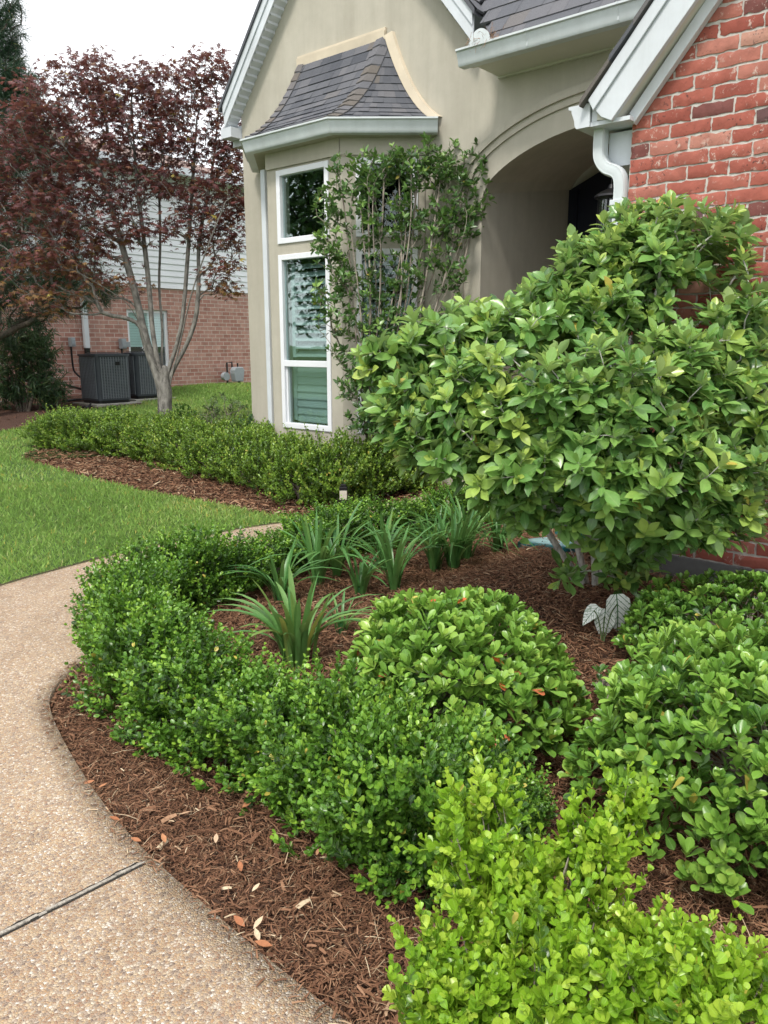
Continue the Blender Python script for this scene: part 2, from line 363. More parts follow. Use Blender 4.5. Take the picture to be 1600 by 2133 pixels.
M['magnolia'] = leafmat('magnolia_leaf', [(.022, .075, .02), (.09, .215, .052), (.17, .335, .085), (.26, .43, .10), (.40, .52, .11)], .29, .22, vein=(.3, .42, .15), vfac=.3, back=(.3, .42, .25))
M['tallshrub'] = leafmat('tall_shrub_leaf', [(.02, .06, .02), (.05, .125, .03), (.105, .22, .05), (.25, .40, .09)], .32, .14)
M['agap'] = leafmat('agapanthus_leaf', [(.02, .09, .028), (.065, .19, .05), (.12, .29, .08), (.24, .36, .09)], .38, .25, vein=(.12, .3, .1), vfac=.4)
M['maple'] = leafmat('maple_leaf', [(.075, .030, .038), (.14, .050, .056), (.20, .065, .058), (.20, .115, .05), (.30, .17, .05)], .5, .35, vfac=0, tcol=(.16, .07, .05))
M['conifer'] = leafmat('conifer_needles', [(.012, .035, .02), (.022, .06, .028), (.04, .095, .035)], .5, .2, vfac=0)
M['nandina'] = leafmat('bamboo_leaf', [(.012, .04, .02), (.028, .075, .03), (.06, .12, .04), (.12, .17, .06)], .5, .2, vfac=0)
M['lowshrub'] = leafmat('low_shrub_leaf', [(.03, .09, .03), (.055, .15, .045), (.10, .22, .07)], .35, .2)
M['azalea'] = leafmat('azalea_leaf', [(.05, .10, .03), (.10, .17, .05), (.17, .25, .08)], .5, .3)
M['twig'] = barkmat('twig_bark', (.11, .09, .07), (.32, .285, .235))
for k_ in ('trimwhite', 'gutter', 'concrete'): streaks(M[k_])
M['palebark'] = barkmat('pale_bark', (.16, .15, .135), (.55, .54, .50), 40)
M['maplebark'] = barkmat('maple_bark', (.05, .046, .04), (.21, .20, .178), 26)
M['darkbark'] = barkmat('dark_bark', (.03, .022, .018), (.10, .08, .06))

# ------------------------------------------------------------------ foliage tools
def nrm(v): return v/(np.linalg.norm(v, axis=-1, keepdims=True)+1e-9)
def leaf_t(wid, prof, fold=.15, curl=.2, tipup=0.):          # prof [(y, halfwidth share)]
    V, UV, F = [], [], []
    for i, (y, h) in enumerate(prof):
        for j, sx in enumerate((-1, 0, 1)):
            V.append((sx*h*wid/2, y, abs(sx)*h*wid*fold-curl*y*y+tipup*y)); UV.append((.5+sx*h*.5, y))
    for i in range(len(prof)-1):
        for j in range(2): F.append((i*3+j, i*3+j+1, i*3+j+4, i*3+j+3))
    return np.array(V), np.array(F), np.array(UV)
OBOV = [(0, .08), (.25, .38), (.5, .8), (.72, 1), (.9, .72), (1, .12)]
ELLI = [(0, .08), (.2, .6), (.45, 1), (.7, .8), (.9, .32), (1, .03)]
OVAL = [(0, .1), (.3, .8), (.65, 1), (.92, .55), (1, .2)]
T_BOX = leaf_t(.62, OVAL, .14, .12)
T_BOX2 = leaf_t(.70, [(0, .1), (.3, .7), (.68, 1), (.93, .66), (.97, .2)], .18, -.08)
T_BOXR = leaf_t(.78, [(0, .1), (.25, .5), (.55, .92), (.78, 1), (.94, .62), (1, .22)], .2, -.10)
T_HAW = leaf_t(.44, OBOV, .20, .10); T_HAW2 = leaf_t(.47, OBOV, .26, -.10)
T_MAG = leaf_t(.45, [(0, .07), (.2, .45), (.45, .88), (.65, 1), (.85, .62), (1, .03)], .14, .30)
T_MAG2 = leaf_t(.49, [(0, .07), (.2, .5), (.45, .9), (.65, 1), (.85, .6), (1, .04)], .22, .02)
T_ELL = leaf_t(.42, ELLI, .15, .2)
T_SLIM = leaf_t(.16, [(0, .2), (.5, 1), (1, .05)], .1, .25)
T_NEED = (np.array([(-.02, 0, 0), (.02, 0, 0), (.015, .6, -.03), (-.015, .6, -.03), (0.004, 1, -.1), (-.004, 1, -.1)]), np.array([(0, 1, 2, 3), (3, 2, 4, 5)]), np.array([(.2, 0), (.8, 0), (.8, .6), (.2, .6), (.6, 1), (.4, 1)]))
def maple_t():
    V = [(0, 0, 0)]; F = []; UV = [(.5, 0)]
    for a, l in ((0, 1), (38, .9), (-38, .9), (82, .62), (-82, .62)):
        a = radians(a); d = np.array([sin(a), cos(a), 0]); q = np.array([cos(a), -sin(a), 0]); b = len(V)
        for p in (d*.45*l+q*.13, d*l-np.array([0, 0, .18*l]), d*.45*l-q*.13): V.append(tuple(p)); UV.append((.3, .5))
        F.append((0, b, b+1, b+2))
    return np.array(V), np.array(F), np.array(UV)
T_MAP = maple_t()
class Fol:
    def __init__(s, odd=.006): s.odd = odd; s.V = []; s.Q = []; s.T = []; s.UV = []; s.n = 0
    def add(s, tmpl, pos, d, up, size, tint, wscale=None):
        V, Q, UV = tmpl; m = len(pos)
        if m == 0: return
        Y = nrm(np.asarray(d, float)); X = nrm(np.cross(Y, up)); Z = np.cross(X, Y)
        sz = np.broadcast_to(np.asarray(size, float), (m,))[:, None, None]
        tint = np.where(RNG.random(m) < s.odd, 1., np.minimum(np.broadcast_to(tint, (m,)), .93)) if s.odd else tint
        wx = np.ones(m) if wscale is None else wscale
        P = V[None, :, 0:1]*wx[:, None, None]*X[:, None]+V[None, :, 1:2]*Y[:, None]+V[None, :, 2:3]*Z[:, None]
        P = np.asarray(pos)[:, None]+P*sz
        k = len(V)
        s.V.append(P.reshape(-1, 3)); s.Q.append((Q[None]+np.arange(m)[:, None, None]*k+s.n).reshape(-1, 4))
        s.T.append(np.repeat(np.broadcast_to(tint, (m,)), k)); s.UV.append(np.tile(UV, (m, 1))); s.n += m*k
    def mesh(s, name, off=(0, 0, 0)):
        return npmesh(name, np.concatenate(s.V)-np.asarray(off), np.concatenate(s.Q), np.concatenate(s.UV), np.clip(np.concatenate(s.T), 0, 1))
def basis(D):
    D = nrm(D); ref = np.where(np.abs(D[:, 2:3]) > .9, np.array([[1., 0, 0]]), np.array([[0, 0, 1.]]))
    A = nrm(np.cross(D, ref)); return D, A, np.cross(D, A)
def shoots(fol, O, D, length, pairs, leafL, rng, tm=(T_BOX, T_BOX2), tint=(.4, .18), newtip=.0, spread=.66, lean=.68):
    S = len(O); D, A, B = basis(D); ph = rng.uniform(0, 2*pi, S)
    length = np.broadcast_to(length, (S,)); tb = rng.normal(tint[0], tint[1], S)
    bend = nrm(rng.normal(0, 1, (S, 3))+np.array([0, 0, .3]))*.35
    sv, sq = frusta(O, O+(D*.86+bend*.74)*length[:, None], np.full(S, .0016), np.full(S, .0008), 3)
    fol.V.append(sv); fol.Q.append(sq+fol.n); fol.T.append(np.full(len(sv), .55)); fol.UV.append(np.full((len(sv), 2), .2)); fol.n += len(sv)
    for j in range(pairs):
        f = (j+.5)/pairs
        for sgn in (0, pi):
            az = ph+j*pi/2+sgn+rng.normal(0, .25, S)
            R = A*np.cos(az)[:, None]+B*np.sin(az)[:, None]
            pos = O+(D*f+bend*f*f)*length[:, None]
            ln = lean+.5*f**3
            dr = nrm(D*ln+R*spread+rng.normal(0, .18, (S, 3)))
            up = nrm(D+rng.normal(0, .15, (S, 3))-dr*.2)
            sz = leafL*(1-.45*max(0, f-.65)/.35)*rng.uniform(.75, 1.15, S)
            keep = rng.random(S) > .06
            fol.add(tm[j % 2], pos[keep], dr[keep], up[keep], sz[keep], (tb+newtip*f*f+rng.normal(0, .07, S))[keep], rng.uniform(.85, 1.15, keep.sum()))
def rosettes(fol, O, D, leafL, k, rng, tm=(T_HAW, T_HAW2), tint=(.45, .16), open_=1.0, inner=True, rise=.35):
    S = len(O); D, A, B = basis(D); ph = rng.uniform(0, 2*pi, S); tb = rng.normal(tint[0], tint[1], S)
    for j in range(k):
        az = ph+j*2.4+rng.normal(0, .2, S); R = A*np.cos(az)[:, None]+B*np.sin(az)[:, None]
        f = j/max(1, k-1)                                     # outer leaves first, inner last
        el = open_*(1.0-.62*f) if inner else open_
        dr = nrm(R*el+D*(rise+.55*f)+rng.normal(0, .14, (S, 3)))
        up = nrm(D*1.0-R*.4+rng.normal(0, .12, (S, 3)))
        sz = leafL*(1-.3*f)*rng.uniform(.75, 1.15, S)
        keep = rng.random(S) > .07
        fol.add(tm[(j+1) % 2], (O-D*leafL*.25*(1-f))[keep], dr[keep], up[keep], sz[keep], (tb+.16*f+rng.normal(0, .06, S))[keep], rng.uniform(.85, 1.2, keep.sum()))
def dome(n, rx, ry, h, rng, inner=0., lump=.12, low=-.15, seed=0, boxy=0):
    d = nrm(rng.normal(0, 1, (n*3, 3))); d = d[d[:, 2] > low][:n]
    q = np.sin(d[:, 0]*5+seed)*np.cos(d[:, 1]*4+seed*1.7)+np.sin(d[:, 2]*6+d[:, 0]*3+seed*.6)
    r = (1+lump*.5*q)*(1-inner*rng.random(len(d))**1.5)
    if boxy: r = r/((d[:, 0]**2+d[:, 1]**2)**2+d[:, 2]**4)**.25
    return d*np.array([rx, ry, h])*r[:, None], d
def frusta(P0_, P1_, R0, R1, k=5):
    P0_ = np.asarray(P0_); P1_ = np.asarray(P1_); D, A, B = basis(P1_-P0_); V = []
    for P, R in ((P0_, R0), (P1_, R1)):
        a = np.arange(k)*2*pi/k
        V.append(P[:, None]+np.asarray(R)[:, None, None]*(A[:, None]*np.cos(a)[None, :, None]+B[:, None]*np.sin(a)[None, :, None]))
    V = np.concatenate(V, 1).reshape(-1, 3); m = len(P0_)
    Q = np.array([(j, (j+1) % k, k+(j+1) % k, k+j) for j in range(k)])
    return V, (Q[None]+np.arange(m)[:, None, None]*2*k).reshape(-1, 4)
def grow(stems, tips, r_tip, power=.5, up_pen=.6, rng=RNG, wob=.06, maxr=1e9, minpar=0, bf=.45):
    """stems: polylines from the base; tips joined to the nearest limb. Returns branch mesh arrays and tip directions."""
    P = []; par = []; pl = []
    for st in stems:
        st = resample(smooth(st, 2), max(8, int(np.linalg.norm(np.diff(st, axis=0), axis=1).sum()/.07)))
        prev = -1
        for q in st: P.append(np.array(q)); par.append(prev); pl.append(0 if prev < 0 else pl[prev]+np.linalg.norm(P[-1]-P[prev])); prev = len(P)-1
    n0 = len(P)
    base = np.mean([np.array(s[0]) for s in stems], 0)
    order = np.argsort(np.linalg.norm(np.asarray(tips)-base, axis=1)); ends = []; dirs = np.zeros((len(tips), 3))
    roots = [i for i in range(n0) if par[i] < 0]
    for ti in order:
        tip = np.asarray(tips[ti]); A = np.array(P); dv = tip-A; ds = np.linalg.norm(dv, axis=1)
        cost = ds+up_pen*np.maximum(0, A[:, 2]-tip[2]+.15*ds)+bf*np.array(pl)
        cost[:n0][A[:n0, 2] < base[2]+minpar] += 5
        i = int(np.argmin(cost)); a = P[i]; L = ds[i]; m = max(2, int(L/.09)); prev = i
        d0 = P[i]-P[par[i]] if par[i] >= 0 else ZV; d0 = d0/(np.linalg.norm(d0)+1e-9)
        c1 = a+d0*L*.25+nrm(tip-a)*L*.15+ZV*L*.05; c2 = tip-nrm(tip-a+ZV*L*.2)*L*.3
        for q in range(1, m+1):
            s = q/m; b = (1-s)**3*a+3*s*(1-s)**2*c1+3*s*s*(1-s)*c2+s**3*tip
            if q < m: b = b+rng.normal(0, wob*L/m, 3)
            P.append(b); par.append(prev); pl.append(pl[prev]+np.linalg.norm(P[-1]-P[prev])); prev = len(P)-1
        ends.append(prev); dirs[ti] = nrm(P[prev]-P[par[prev]])
    cnt = np.zeros(len(P))
    for e in ends: cnt[e] += 1
    lastst = set(range(n0))-set(par[:n0])
    for i in lastst: cnt[i] += 1
    for i in range(len(P)-1, -1, -1):
        if par[i] >= 0: cnt[par[i]] += cnt[i]
    R = np.minimum(r_tip*np.maximum(cnt, 1)**power, maxr); P = np.array(P); par = np.array(par); e = np.nonzero(par >= 0)[0]
    V, Q = frusta(P[par[e]], P[e]+(P[e]-P[par[e]])*.04, R[par[e]]*np.where(R[par[e]] > 1.6*R[e], .55, 1), R[e], 6)
    return V, Q, dirs
def copies(root, loc, rz=0, scale=(1, 1, 1), label=None):
    c = root.copy(); col.objects.link(c); c.location = tuple(loc); c.rotation_euler = (0, 0, rz); c.scale = scale
    if label: c['label'] = label
    for ch in root.children:
        k = ch.copy(); col.objects.link(k); k.parent = c
    return c
# ------------------------------------------------------------------ ground, path, beds, lawn
def px_curve(pts, dz=0.): return np.array([at_ground(x, y, dz) for x, y in pts])
gxs = np.r_[np.linspace(-400, -14, 14), np.linspace(-12, 12, 49), np.linspace(14, 400, 14)]
gys = np.r_[np.linspace(-300, -4, 10), np.linspace(-3, 20, 60), np.linspace(24, 900, 16)]
GX, GY = np.meshgrid(gxs, gys); V = np.stack([GX, GY, g(GX, GY)-.06], -1).reshape(-1, 3)
k = len(gxs); Q = np.array([(j*k+i, j*k+i+1, (j+1)*k+i+1, (j+1)*k+i) for j in range(len(gys)-1) for i in range(k-1)])
tag(link('ground', npmesh('ground', V, Q, V[:, :2]), M['lawn']), kind='structure')

R_px = px_curve([(960, 2330), (700, 2133), (560, 2020), (440, 1915), (305, 1795), (215, 1690), (150, 1590), (108, 1505), (101, 1462), (138, 1415), (192, 1375)])
R_EDGE = smooth(np.r_[R_px[:, :2], [[-1.27, 3.7]], px_curve([(300, 1245), (390, 1208), (480, 1180), (640, 1132), (790, 1097), (940, 1068), (1080, 1044)])[:, :2], [W(3.0, .75)[:2], W(3.7, .45)[:2]]], 2)
L_px = px_curve([(0, 1230), (110, 1199), (220, 1169), (350, 1140), (500, 1109), (590, 1097), (650, 1088), (760, 1065), (860, 1045)])
L_EDGE = smooth(np.r_[[[-.9, -.2], [-1.5, .7], [-2.2, 1.7], [-2.75, 2.7], [-2.75, 3.5]], L_px[:, :2], [[.55, 6.85], [.9, 6.98]]], 2)
Rr, Lr = resample(R_EDGE, 160), resample(L_EDGE, 160); m = 14
V = []
for i in range(160):
    for j in range(m+1):
        q = Rr[i]*(1-j/m)+Lr[i]*j/m; V.append((*q, gz(*q)+.03))
top = len(V)
Q = [(i*(m+1)+j, i*(m+1)+j+1, (i+1)*(m+1)+j+1, (i+1)*(m+1)+j) for i in range(159) for j in range(m)]
for j in (0, m):                                              # slab sides
    b = len(V)
    for i in range(160): x, y, z = V[i*(m+1)+j]; V.append((x, y, z-.07))
    Q += [(i*(m+1)+j, (i+1)*(m+1)+j, b+i+1, b+i) for i in range(159)]
V = np.array(V); tag(link('path', npmesh('path', V, np.array(Q), V[:, :2], smooth_=False), M['path']), kind='structure')
# wooden strip in the joint across the walk
ja, jb = at_ground(300, 1795, .032), at_ground(-150, 2022, .032); jd = nrm(jb-ja); js = np.cross(ZV, jd); jL = np.linalg.norm(jb-ja)
jt = thing('joint_strip', 'weathered grey wooden strip set in the joint across the pebbled walk', 'joint strip', ja)
b = MB(); rr = np.random.default_rng(2); n_ = 26
for i in range(n_):
    a0 = ja+jd*(jL*i/n_)+js*rr.normal(0, .0012); b.box(a0-js*.0055+ZV*(-.0215+rr.normal(0, .001)), jd*(jL/n_*.995), js*.010, ZV*.024)
b.build('wood_strip', M['woodstrip'], jt)
b = MB(); pts = [ja+jd*jL*q for q in np.linspace(0, 1, 30)]; wv = .0125+rr.normal(0, .0025, 30)
for i in range(29): b.quad(pts[i]-js*wv[i]+ZV*-.0005, pts[i+1]-js*wv[i+1]+ZV*-.0005, pts[i+1]+js*(.010+wv[i+1]*.15)+ZV*-.0005, pts[i]+js*(.010+wv[i]*.15)+ZV*-.0005)
b.build('joint_gap', M['gap'], jt)

# mulch sheets
xs = np.arange(-5.2, 5.2, .045); ys = np.arange(-.8, 10.2, .045); GX, GY = np.meshgrid(xs, ys)
hz = .012*np.sin(GX*9+2*np.sin(GY*5))*np.sin(GY*11+GX*3)+RNG.normal(0, .004, GX.shape)
V = np.stack([GX, GY, g(GX, GY)-.012+hz], -1).reshape(-1, 3); k = len(xs)
J, I = np.meshgrid(np.arange(len(ys)-1), np.arange(k-1), indexing='ij')
Q = np.stack([J*k+I, J*k+I+1, (J+1)*k+I+1, (J+1)*k+I], -1).reshape(-1, 4)
tag(link('mulch_bed', npmesh('mulch_bed', V, Q, V[:, :2]), M['mulch']), kind='structure')
FAR_EDGE = px_curve([(640, 1084), (590, 1079), (530, 1071), (450, 1054), (375, 1041), (300, 1028), (220, 1008), (150, 988), (90, 972), (48, 960), (42, 952), (60, 944), (95, 936)])[:, :2]
NEAR_POLY = np.r_[R_EDGE, W(3.77, 1.69)[None, :2], W(9, 1.69)[None, :2], [[4, -.6], [1.2, -.6]]]
lp = L_EDGE[L_EDGE[:, 0] > FAR_EDGE[0][0]-.02]; lp = lp[lp[:, 1] > 5.5]
FAR_POLY = np.r_[FAR_EDGE[::-1], lp, [W(1.74, 0)[:2], W(1.1, 0)[:2], W(.5, .5)[:2], W(-.44, .5)[:2], W(-1.4, 0)[:2]], [[-2.2, 9.9], [-3.4, 9.7], [-4.3, 9.2]]]
# lawn
lw0 = L_EDGE[(L_EDGE[:, 1] > 2.6) & (L_EDGE[:, 0] < FAR_EDGE[0][0])]
LAWN_POLY = np.r_[lw0, FAR_EDGE, [[-4.55, 9.0], [-4.0, 9.75], [-2.9, 10.2], [-1.7, 9.75], W(-1.4, 0)[:2], W(-1.4, -5)[:2], W(-8.5, -9)[:2], W(-8.5, 6)[:2], [-14, 4], [-12, 1], [-4, 1.2]]]
bm = bmesh.new(); vs = [bm.verts.new((x, y, 0)) for x, y in LAWN_POLY]; f = bm.faces.new(vs)
bmesh.ops.triangulate(bm, faces=[f]); bmesh.ops.subdivide_edges(bm, edges=bm.edges[:], cuts=3, use_grid_fill=True)
bmesh.ops.triangulate(bm, faces=bm.faces[:])
for v in bm.verts: v.co.z = gz(v.co.x, v.co.y)+.014
me = bpy.data.meshes.new('lawn'); bm.to_mesh(me); bm.free(); tag(link('lawn', me, M['lawn']), kind='structure')
# bare mulch under the evergreen at the far left
LEFT_POLY = np.r_[px_curve([(-260, 930), (0, 903), (60, 893), (110, 872), (175, 858), (245, 850), (300, 846)])[:, :2], [W(-8.5, -2.6)[:2], W(-8.5, 3)[:2], W(-8.5, 6)[:2]]]
bm = bmesh.new(); f = bm.faces.new([bm.verts.new((x, y, gz(x, y)+.035)) for x, y in LEFT_POLY]); bmesh.ops.triangulate(bm, faces=[f])
me = bpy.data.meshes.new('mulch_bed'); bm.to_mesh(me); bm.free(); tag(link('mulch_bed', me, M['mulch']), kind='structure')

# grass blades
def scatter(poly, dens, far=0, y0=0, y1=99):
    p = np.asarray(poly); lo, hi = p.min(0), p.max(0); lo[1] = max(lo[1], y0); hi[1] = min(hi[1], y1); n = int((hi-lo).prod()*dens)
    q = RNG.uniform(lo, hi, (n, 2)); q = q[inpoly(q[:, 0], q[:, 1], p)]
    return q
def in_view(q, m=520):
    d = np.c_[q, g(q[:, 0], q[:, 1])]-CAM; y = d[:, 1]*CT-d[:, 2]*ST; px = 800+FPX*d[:, 0]/np.maximum(y, .05)
    return (y > .3) & (px > -m) & (px < 1600+m)
q1 = scatter(LAWN_POLY, 5200, y1=7.2); q2 = scatter(LAWN_POLY, 1700, y0=7.2, y1=17.5)
q = np.r_[q1, q2]; q = q[in_view(q)]; q = q[~inpoly(q[:, 0], q[:, 1], LEFT_POLY)]
n = len(q); az = RNG.uniform(0, 2*pi, n); lean = RNG.uniform(.15, 1.3, n)
d = np.stack([np.cos(az)*lean, np.sin(az)*lean, np.ones(n)], 1)
patch = np.sin(q[:, 0]*2.1+1)*np.sin(q[:, 1]*1.7)*.16+np.sin(q[:, 0]*.8+q[:, 1]*1.3)*.12+np.sin(q[:, 0]*5.3+2*np.sin(q[:, 1]*3.1))*np.sin(q[:, 1]*6.1+q[:, 0])*.10
T_GR = (np.array([(-.5, 0, 0), (.5, 0, 0), (.42, .55, .0), (-.42, .55, .0), (.06, 1, -.12), (-.06, 1, -.12)])*np.array([.14, 1, 1]), np.array([(0, 1, 2, 3), (3, 2, 4, 5)]), np.array([(.2, 0), (.8, 0), (.8, .6), (.2, .6), (.6, 1), (.4, 1)]))
fo = Fol(0); far = 1+.05*np.maximum(0, q[:, 1]-5)
fo.add(T_GR, np.c_[q, g(q[:, 0], q[:, 1])+.008], d, nrm(RNG.normal(0, 1, (n, 3))), RNG.uniform(.028, .058, n)*far, np.clip(.38+patch+RNG.normal(0, .2, n)+(RNG.random(n) < .05)*.5, 0, 1), RNG.uniform(.8, 1.3, n)*far)
tag(link('lawn_grass', fo.mesh('lawn_grass'), M['grass']), kind='stuff')

# shredded bark and needles
T_CHIP = (np.array([(-.5, 0, 0), (.5, .05, 0), (.45, .5, .06), (-.55, .5, .06), (.3, 1, 0), (-.35, .96, 0)])*np.array([.12, 1, 1]), np.array([(0, 1, 2, 3), (3, 2, 4, 5)]), np.array([(0, 0), (1, 0), (1, .5), (0, .5), (1, 1), (0, 1)]))
def chips(name, poly, parts):
    fo = Fol(0)
    for dens, y0, y1, l0, l1, w0, w1, tm_, ts in parts:
        q = scatter(poly, dens, y0=y0, y1=y1); q = q[in_view(q, 420)]; n = len(q); az = RNG.uniform(0, 2*pi, n)
        d = np.stack([np.cos(az), np.sin(az), RNG.normal(.05, .22, n)], 1); up = nrm(np.stack([RNG.normal(0, .45, n), RNG.normal(0, .45, n), np.ones(n)], 1))
        fo.add(T_CHIP, np.c_[q, g(q[:, 0], q[:, 1])+RNG.uniform(-.006, .022, n)], d, up, RNG.uniform(l0, l1, n)*(.6+.8*RNG.random(n)), np.clip(RNG.normal(tm_, ts, n), 0, 1), RNG.uniform(w0, w1, n))
    tag(link(name, fo.mesh(name), M['chip']), kind='stuff')
chips('mulch', NEAR_POLY, [(30000, .6, 3.0, .008, .028, .5, 1.5, .38, .21), (12000, 3.0, 7, .018, .045, .5, 1.4, .44, .2), (3200, .6, 6, .025, .07, .12, .3, .72, .18), (500, .6, 3.2, .02, .045, 1.2, 2.4, .6, .25)])
def edge_litter():
    e = resample(R_EDGE[:int(len(R_EDGE)*.8)], 400); t_ = nrm(np.gradient(e, axis=0)); s_ = np.stack([-t_[:, 1], t_[:, 0]], 1); i = RNG.integers(0, 400, 1500)
    q = e[i]+s_[i]*(RNG.normal(0, .018, 1500))[:, None]; n = len(q); az = RNG.uniform(0, 2*pi, n); f = Fol(0)
    on = inpoly(q[:, 0], q[:, 1], NEAR_POLY)
    f.add(T_CHIP, np.c_[q, g(q[:, 0], q[:, 1])+np.where(on, .012, .0335)], np.stack([np.cos(az), np.sin(az), RNG.normal(0, .06, n)], 1), nrm(np.stack([RNG.normal(0, .15, n), RNG.normal(0, .15, n), np.ones(n)], 1)), RNG.uniform(.008, .035, n), np.clip(RNG.normal(.45, .25, n), 0, 1), RNG.uniform(.4, 1.5, n))
    tag(link('mulch', f.mesh('mulch'), M['chip']), kind='stuff')
edge_litter()
chips('mulch', FAR_POLY, [(3600, 4, 10, .025, .06, .7, 1.8, .42, .22), (500, 4, 10, .04, .07, .4, 1., .85, .1)])
chips('mulch', LEFT_POLY, [(500, 7, 17, .05, .1, .6, 1.4, .35, .2)])
# a dark seam of soil between walk and grass
b = MB(); e = resample(lw0, 90)
for i in range(89):
    t_ = nrm(e[i+1]-e[i]); s_ = np.array([-t_[1], t_[0]]); wv0, wv1 = [.014+.012*abs(math.sin(k_*1.7)*math.cos(k_*.6)) for k_ in (i, i+1)]
    pp = [e[i]-s_*.004, e[i]+s_*wv0, e[i+1]+s_*wv1, e[i+1]-s_*.004]
    b.quad(*[np.array([*p_, gz(*p_)+.034]) for p_ in pp])
tag(b.build('soil_seam', M['soil']), kind='structure')
# ------------------------------------------------------------------ the house
HO = thing('house', 'beige stucco and red brick house with steep gables, bay window and arched porch', 'house', W(-1.39, 0, 0))
TA, ZA, PITCH = .145, 5.735, 1.203                            # gable apex and pitch
def ztop(t): return min(ZA-PITCH*abs(t-TA), 9) if t < 1.72 else 3.80
AC, AH, AZ, AR = 2.85, 1.11, 2.741, .395
def zarch(t, h=AH, rise=AR):
    x = (t-AC)/h
    if abs(x) >= 1: return 0.
    e = math.sqrt(max(0, 1-x*x)); R_ = (h*h+rise*rise)/(2*rise); c_ = math.sqrt(R_*R_-(x*h)**2)-R_+rise
    return rise*.5*e+.5*c_
def wall_panel(b, f, length, zf0, zf1, opens, th=.16, back=True):
    """f(s, d, z) -> world; opens (s0, s1, z0, z1); reveals included"""
    ss = sorted(set([0, length]+[o[0] for o in opens]+[o[1] for o in opens])); zs = sorted(set([zf0, zf1]+[o[2] for o in opens]+[o[3] for o in opens]))
    for i in range(len(ss)-1):
        for j in range(len(zs)-1):
            a, c, e, h = ss[i], ss[i+1], zs[j], zs[j+1]
            if any(o[0] <= a+1e-6 and o[1] >= c-1e-6 and o[2] <= e+1e-6 and o[3] >= h-1e-6 for o in opens): continue
            b.quad(f(a, 0, e), f(c, 0, e), f(c, 0, h), f(a, 0, h))
            if back: b.quad(f(a, -th, e), f(a, -th, h), f(c, -th, h), f(c, -th, e))
    for o in opens:
        for (p, q_) in (((o[0], o[2]), (o[1], o[2])), ((o[1], o[2]), (o[1], o[3])), ((o[1], o[3]), (o[0], o[3])), ((o[0], o[3]), (o[0], o[2]))):
            b.quad(f(p[0], 0, p[1]), f(p[0], -th, p[1]), f(q_[0], -th, q_[1]), f(q_[0], 0, q_[1]))
b = MB(); ts = sorted(set([-1.39, -.95, TA, 1.05, 1.6, 1.72, AC-AH, AC+AH, 3.9]+list(np.linspace(AC-AH, AC+AH, 41))))
ts = [t for t in ts if t <= 3.9]
for a, c in zip(ts[:-1], ts[1:]):
    mid = (a+c)/2; z0 = 0.
    if -.95 < mid < 1.05:
        b.quad(W(a, 0, 0), W(c, 0, 0), W(c, 0, .4), W(a, 0, .4)); b.quad(W(a, 0, 3.2), W(c, 0, 3.2), W(c, 0, ztop(c)), W(a, 0, ztop(a)))
    elif AC-AH < mid < AC+AH:
        za, zc = AZ+zarch(a), AZ+zarch(c); b.quad(W(a, 0, za), W(c, 0, zc), W(c, 0, 3.8), W(a, 0, 3.8))
    else: b.quad(W(a, 0, 0), W(c, 0, 0), W(c, 0, ztop(c)), W(a, 0, ztop(a)))
b.quad(W(-1.39, 0, 0), W(-1.39, 0, 3.9), W(-1.39, -8, 3.9), W(-1.39, -8, 0))
b.build('stucco_wall', M['stucco'], HO)
# arch moulding: stepped bands that run up the jamb and round the arch
def arch_pts(d, n=46):
    pts = [(AC-AH-d, z) for z in np.linspace(0, AZ-.02, 8)]
    for x in np.linspace(-1, 1, n)[1:-1]:
        t = AC+x*AH; z = AZ+zarch(t); e = 1e-3; s_ = (zarch(t+e)-zarch(t-e))/(2*e); nn_ = np.array([-s_, 1]); nn_ /= np.linalg.norm(nn_)
        p = (t+nn_[0]*d, z+nn_[1]*d)
        if p[0] < AC-AH-d: p = (AC-AH-d, p[1])
        if p[0] < 3.88 : pts.append(p)
    return pts
b = MB()
for d0, d1, pr in ((.0, .17, .022), (.17, .225, .040), (.225, .285, .062)):
    A_, B_ = arch_pts(d0), arch_pts(d1); n_ = min(len(A_), len(B_)); A_, B_ = A_[:n_], B_[:n_]
    for i in range(n_-1):
        b.quad(W(A_[i][0], pr, A_[i][1]), W(A_[i+1][0], pr, A_[i+1][1]), W(B_[i+1][0], pr, B_[i+1][1]), W(B_[i][0], pr, B_[i][1]))
        for S_ in (A_, B_): b.quad(W(S_[i][0], 0, S_[i][1]), W(S_[i+1][0], 0, S_[i+1][1]), W(S_[i+1][0], pr, S_[i+1][1]), W(S_[i][0], pr, S_[i][1]))
b.build('arch_moulding', M['stucco'], HO, smooth_=True, angle=25)
# porch: side wall, rising vault, back wall and door
PD = -1.55; BR = .25
b = MB(); tl, tr = AC-AH, 3.77
b.quad(W(tl, 0, 0), W(tl, PD, 0), W(tl, PD, AZ+BR), W(tl, 0, AZ)); b.quad(W(tr, 0, 0), W(tr, PD, 0), W(tr, PD, 3.4), W(tr, 0, 3.1))
tt = np.linspace(tl, tr, 40)
for a, c in zip(tt[:-1], tt[1:]):
    for o0, o1 in zip(np.linspace(0, PD, 7)[:-1], np.linspace(0, PD, 7)[1:]):
        k0, k1 = BR*o0/PD, BR*o1/PD
        b.quad(W(a, o0, AZ+zarch(a)+k0), W(c, o0, AZ+zarch(c)+k0), W(c, o1, AZ+zarch(c)+k1), W(a, o1, AZ+zarch(a)+k1))
b.quad(W(tl-.05, PD-.04, 0), W(tr+.3, PD-.04, 0), W(tr+.3, PD-.04, 3.75), W(tl-.05, PD-.04, 3.75))
b.build('porch_wall', M['stucco'], HO, smooth_=True, angle=20)
dr = MB()
def darc(t): return min(AZ+BR+zarch(t)-.0, AZ+BR-.0+ (t-tl)*.42)
